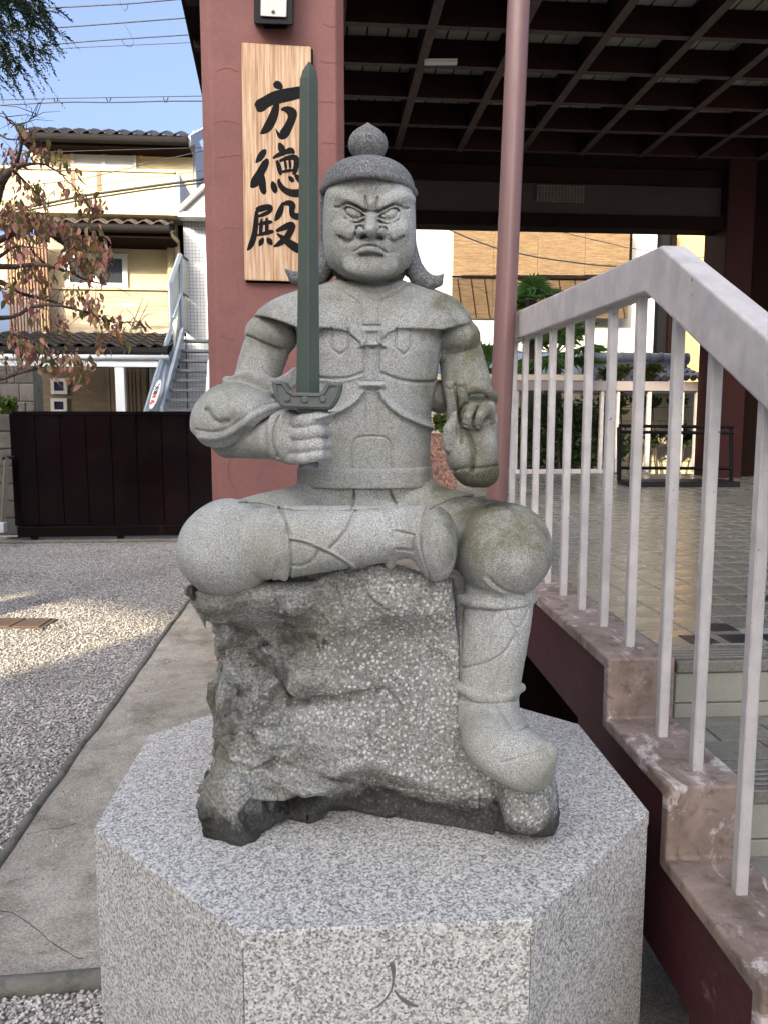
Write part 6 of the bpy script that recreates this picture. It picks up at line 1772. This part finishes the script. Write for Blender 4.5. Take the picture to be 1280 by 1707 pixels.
b_ = at_v(812, 700, 10.6); palm('dark fan palm half hidden between the statue and the pole', (b_[0], b_[1], 0), at_v(810, 615, 10.6), 14, .5, 3)
# conifer branch at the top left
M_CON = m_leaf('conifer_spray', [(.012, .03, .018), (.02, .045, .022), (.03, .06, .03)], .15)
cn = thing('conifer', 'dark green conifer whose drooping sprays hang into the sky at the top left', 'tree', P(-330, 900, 5.2) * np.array((1, 1, 0)))
tb = P(-330, 690, 5.2)
mb = MB(); mb.tube([tb * np.array((1, 1, 0)), tb * np.array((1, 1, 2)), tb * np.array((1, 1, 0)) + np.array((0, 0, 6.2))], [.2, .15, .05], 12); obj('trunk', mb, M_BARK, cn)
cr = random.Random(4)
sprayV, sprayF = [], []
for (x0, y0), (x1, y1), n in (((-120, -60), (60, 16), 26), ((-120, -10), (70, 8), 22), ((-120, 20), (40, 60), 26), ((-100, 40), (20, 90), 20), ((-90, -70), (50, -20), 22), ((-100, 60), (0, 96), 12)):
    a, b = P(x0, y0, 5.2), P(x1, y1, 5.0); mb = MB(); mb.tube([a, (a + b) / 2 + np.array((0, 0, .03)), b], [.016, .009, .003], 6); obj('branch', mb, M_BARK, cn)
    for k in range(int(n * 3.2)):
        t = cr.uniform(.1, 1); c = a + (b - a) * t + np.array((cr.gauss(0, .05), cr.gauss(0, .12), cr.gauss(0, .05)))
        dv = (b - a) / np.linalg.norm(b - a) * .5 + np.array((cr.gauss(0, .5), cr.gauss(0, .5), -.35 + cr.gauss(0, .3))); dv /= np.linalg.norm(dv)
        L = cr.uniform(.10, .2)
        for j in range(30):
            f = j / 22; p = c + dv * L * f + np.array((0, 0, -.03 * f * f)); sd = np.cross(dv, (cr.gauss(0, 1), cr.gauss(0, 1), cr.gauss(0, 1))); sd /= np.linalg.norm(sd) + 1e-9
            l2 = .045 * (1 - .6 * f) * cr.uniform(.6, 1.2); e = (sd + dv * .9); e /= np.linalg.norm(e); w = np.cross(e, sd) ; w = w / (np.linalg.norm(w) + 1e-9) * .005
            n0 = len(sprayV); sprayV += [p - w, p + w, p + e * l2 * .7 + w, p + e * l2]; sprayF.append((n0, n0 + 1, n0 + 2, n0 + 3))
tag(obj('foliage', (sprayV, sprayF), M_CON, cn), kind='stuff')

# ------------------------------------------------------------------ behind the camera: unseen blocks added to shade the yard
M_NB = m_paint('grey_render', (.46, .44, .40), .85, .1, 2, None)
NBY = -13.0
def n2w(u, v, z):
    # frame with its depth axis along the sun's bearing, so that the gap cut in the added block lets a streak of sun through
    a = math.pi + SUN_AZ; c, s_ = math.cos(-a), math.sin(-a)
    return np.array((u * c - v * s_ , u * s_ + v * c, z))
# the streak of sun on the gravel: trace it back to the wall of the block
hit = np.array((-2.35, 6.3, 0.0)); a_ = math.pi + SUN_AZ
hv = hit[0] * math.sin(a_) + hit[1] * math.cos(a_); hu = hit[0] * math.cos(a_) - hit[1] * math.sin(a_)
WF = -12.0                                              # front wall of the block in that frame
hz = (hv - WF) * math.tan(SUN_EL)
TOPZ = 3.2 + (10.4 - WF) * math.tan(SUN_EL)
nb1 = thing('shade_block', 'unseen grey block added behind the camera to shade the yard, with gaps for sun', 'building', n2w(0, WF - 2, 0))
g0, g1, gz0, gz1 = hu - 1.3, hu + .9, hz - .22, hz + .22
h0, h1 = -2.35, -1.35                                   # a second, high gap, cut for the sun patch on the garden wall beyond the hall
hz0, hz1 = .75 + (11.2 - WF) * math.tan(SUN_EL), 1.75 + (11.2 - WF) * math.tan(SUN_EL)
for lo_, hi_ in (((-13.2, WF - 2.5, 0), (g0, WF, TOPZ)), ((g1, WF - 2.5, 0), (h0, WF, TOPZ)), ((h1, WF - 2.5, 0), (5.5, WF, TOPZ)), ((h0 + .001, WF - 2.5, 0), (h1 - .001, WF - .3, hz0 - .1)), ((h0 + .001, WF - .5, hz1), (h1 - .001, WF, TOPZ - .05)), ((g0 + .001, WF - 2.5, 0), (g1 - .001, WF - .3, gz0 - 2.5 * math.tan(SUN_EL))), ((g0 + .001, WF - .5, gz1), (g1 - .001, WF, TOPZ - .05))):
    mb = MB(); mb.box(lo_, hi_, n2w); obj('wall', mb, M_NB, nb1)
for i in range(4):
    for j in range(3):
        x = -12.5 + i * 3.3; z = 1.0 + j * 2.9
        if x < g1 + .2 and x + 1.5 > g0 - .2: continue
        mb = MB(); mb.box((x, WF + .002, z), (x + 1.5, WF + .04, z + 1.3), n2w); obj('window', mb, M_GLASS, nb1)
# unseen house shape added on the left to darken that side
nb2 = thing('side_shade_block', 'unseen two-storey house shape added left of the yard to darken that side', 'house', (-10.5, -2, 0))
mb = MB(); mb.box((-14, -5.5, 0), (-10.5, 6.5, 6.2)); obj('wall', mb, M_NB, nb2)
mb = MB(); mb.prism([(-14.6, 6.1), (-9.9, 6.1), (-12.25, 7.7)], lambda a, b, d: np.array((a, d, b + .105)), -6.0, 7.1); bm_fix(obj('roof', mb, M_GUTTER, nb2))
for i in range(3):
    mb = MB(); mb.box((-10.499, -4.2 + 3.6 * i, 1.0), (-10.45, -2.6 + 3.6 * i, 2.4)); obj('window', mb, M_GLASS, nb2)
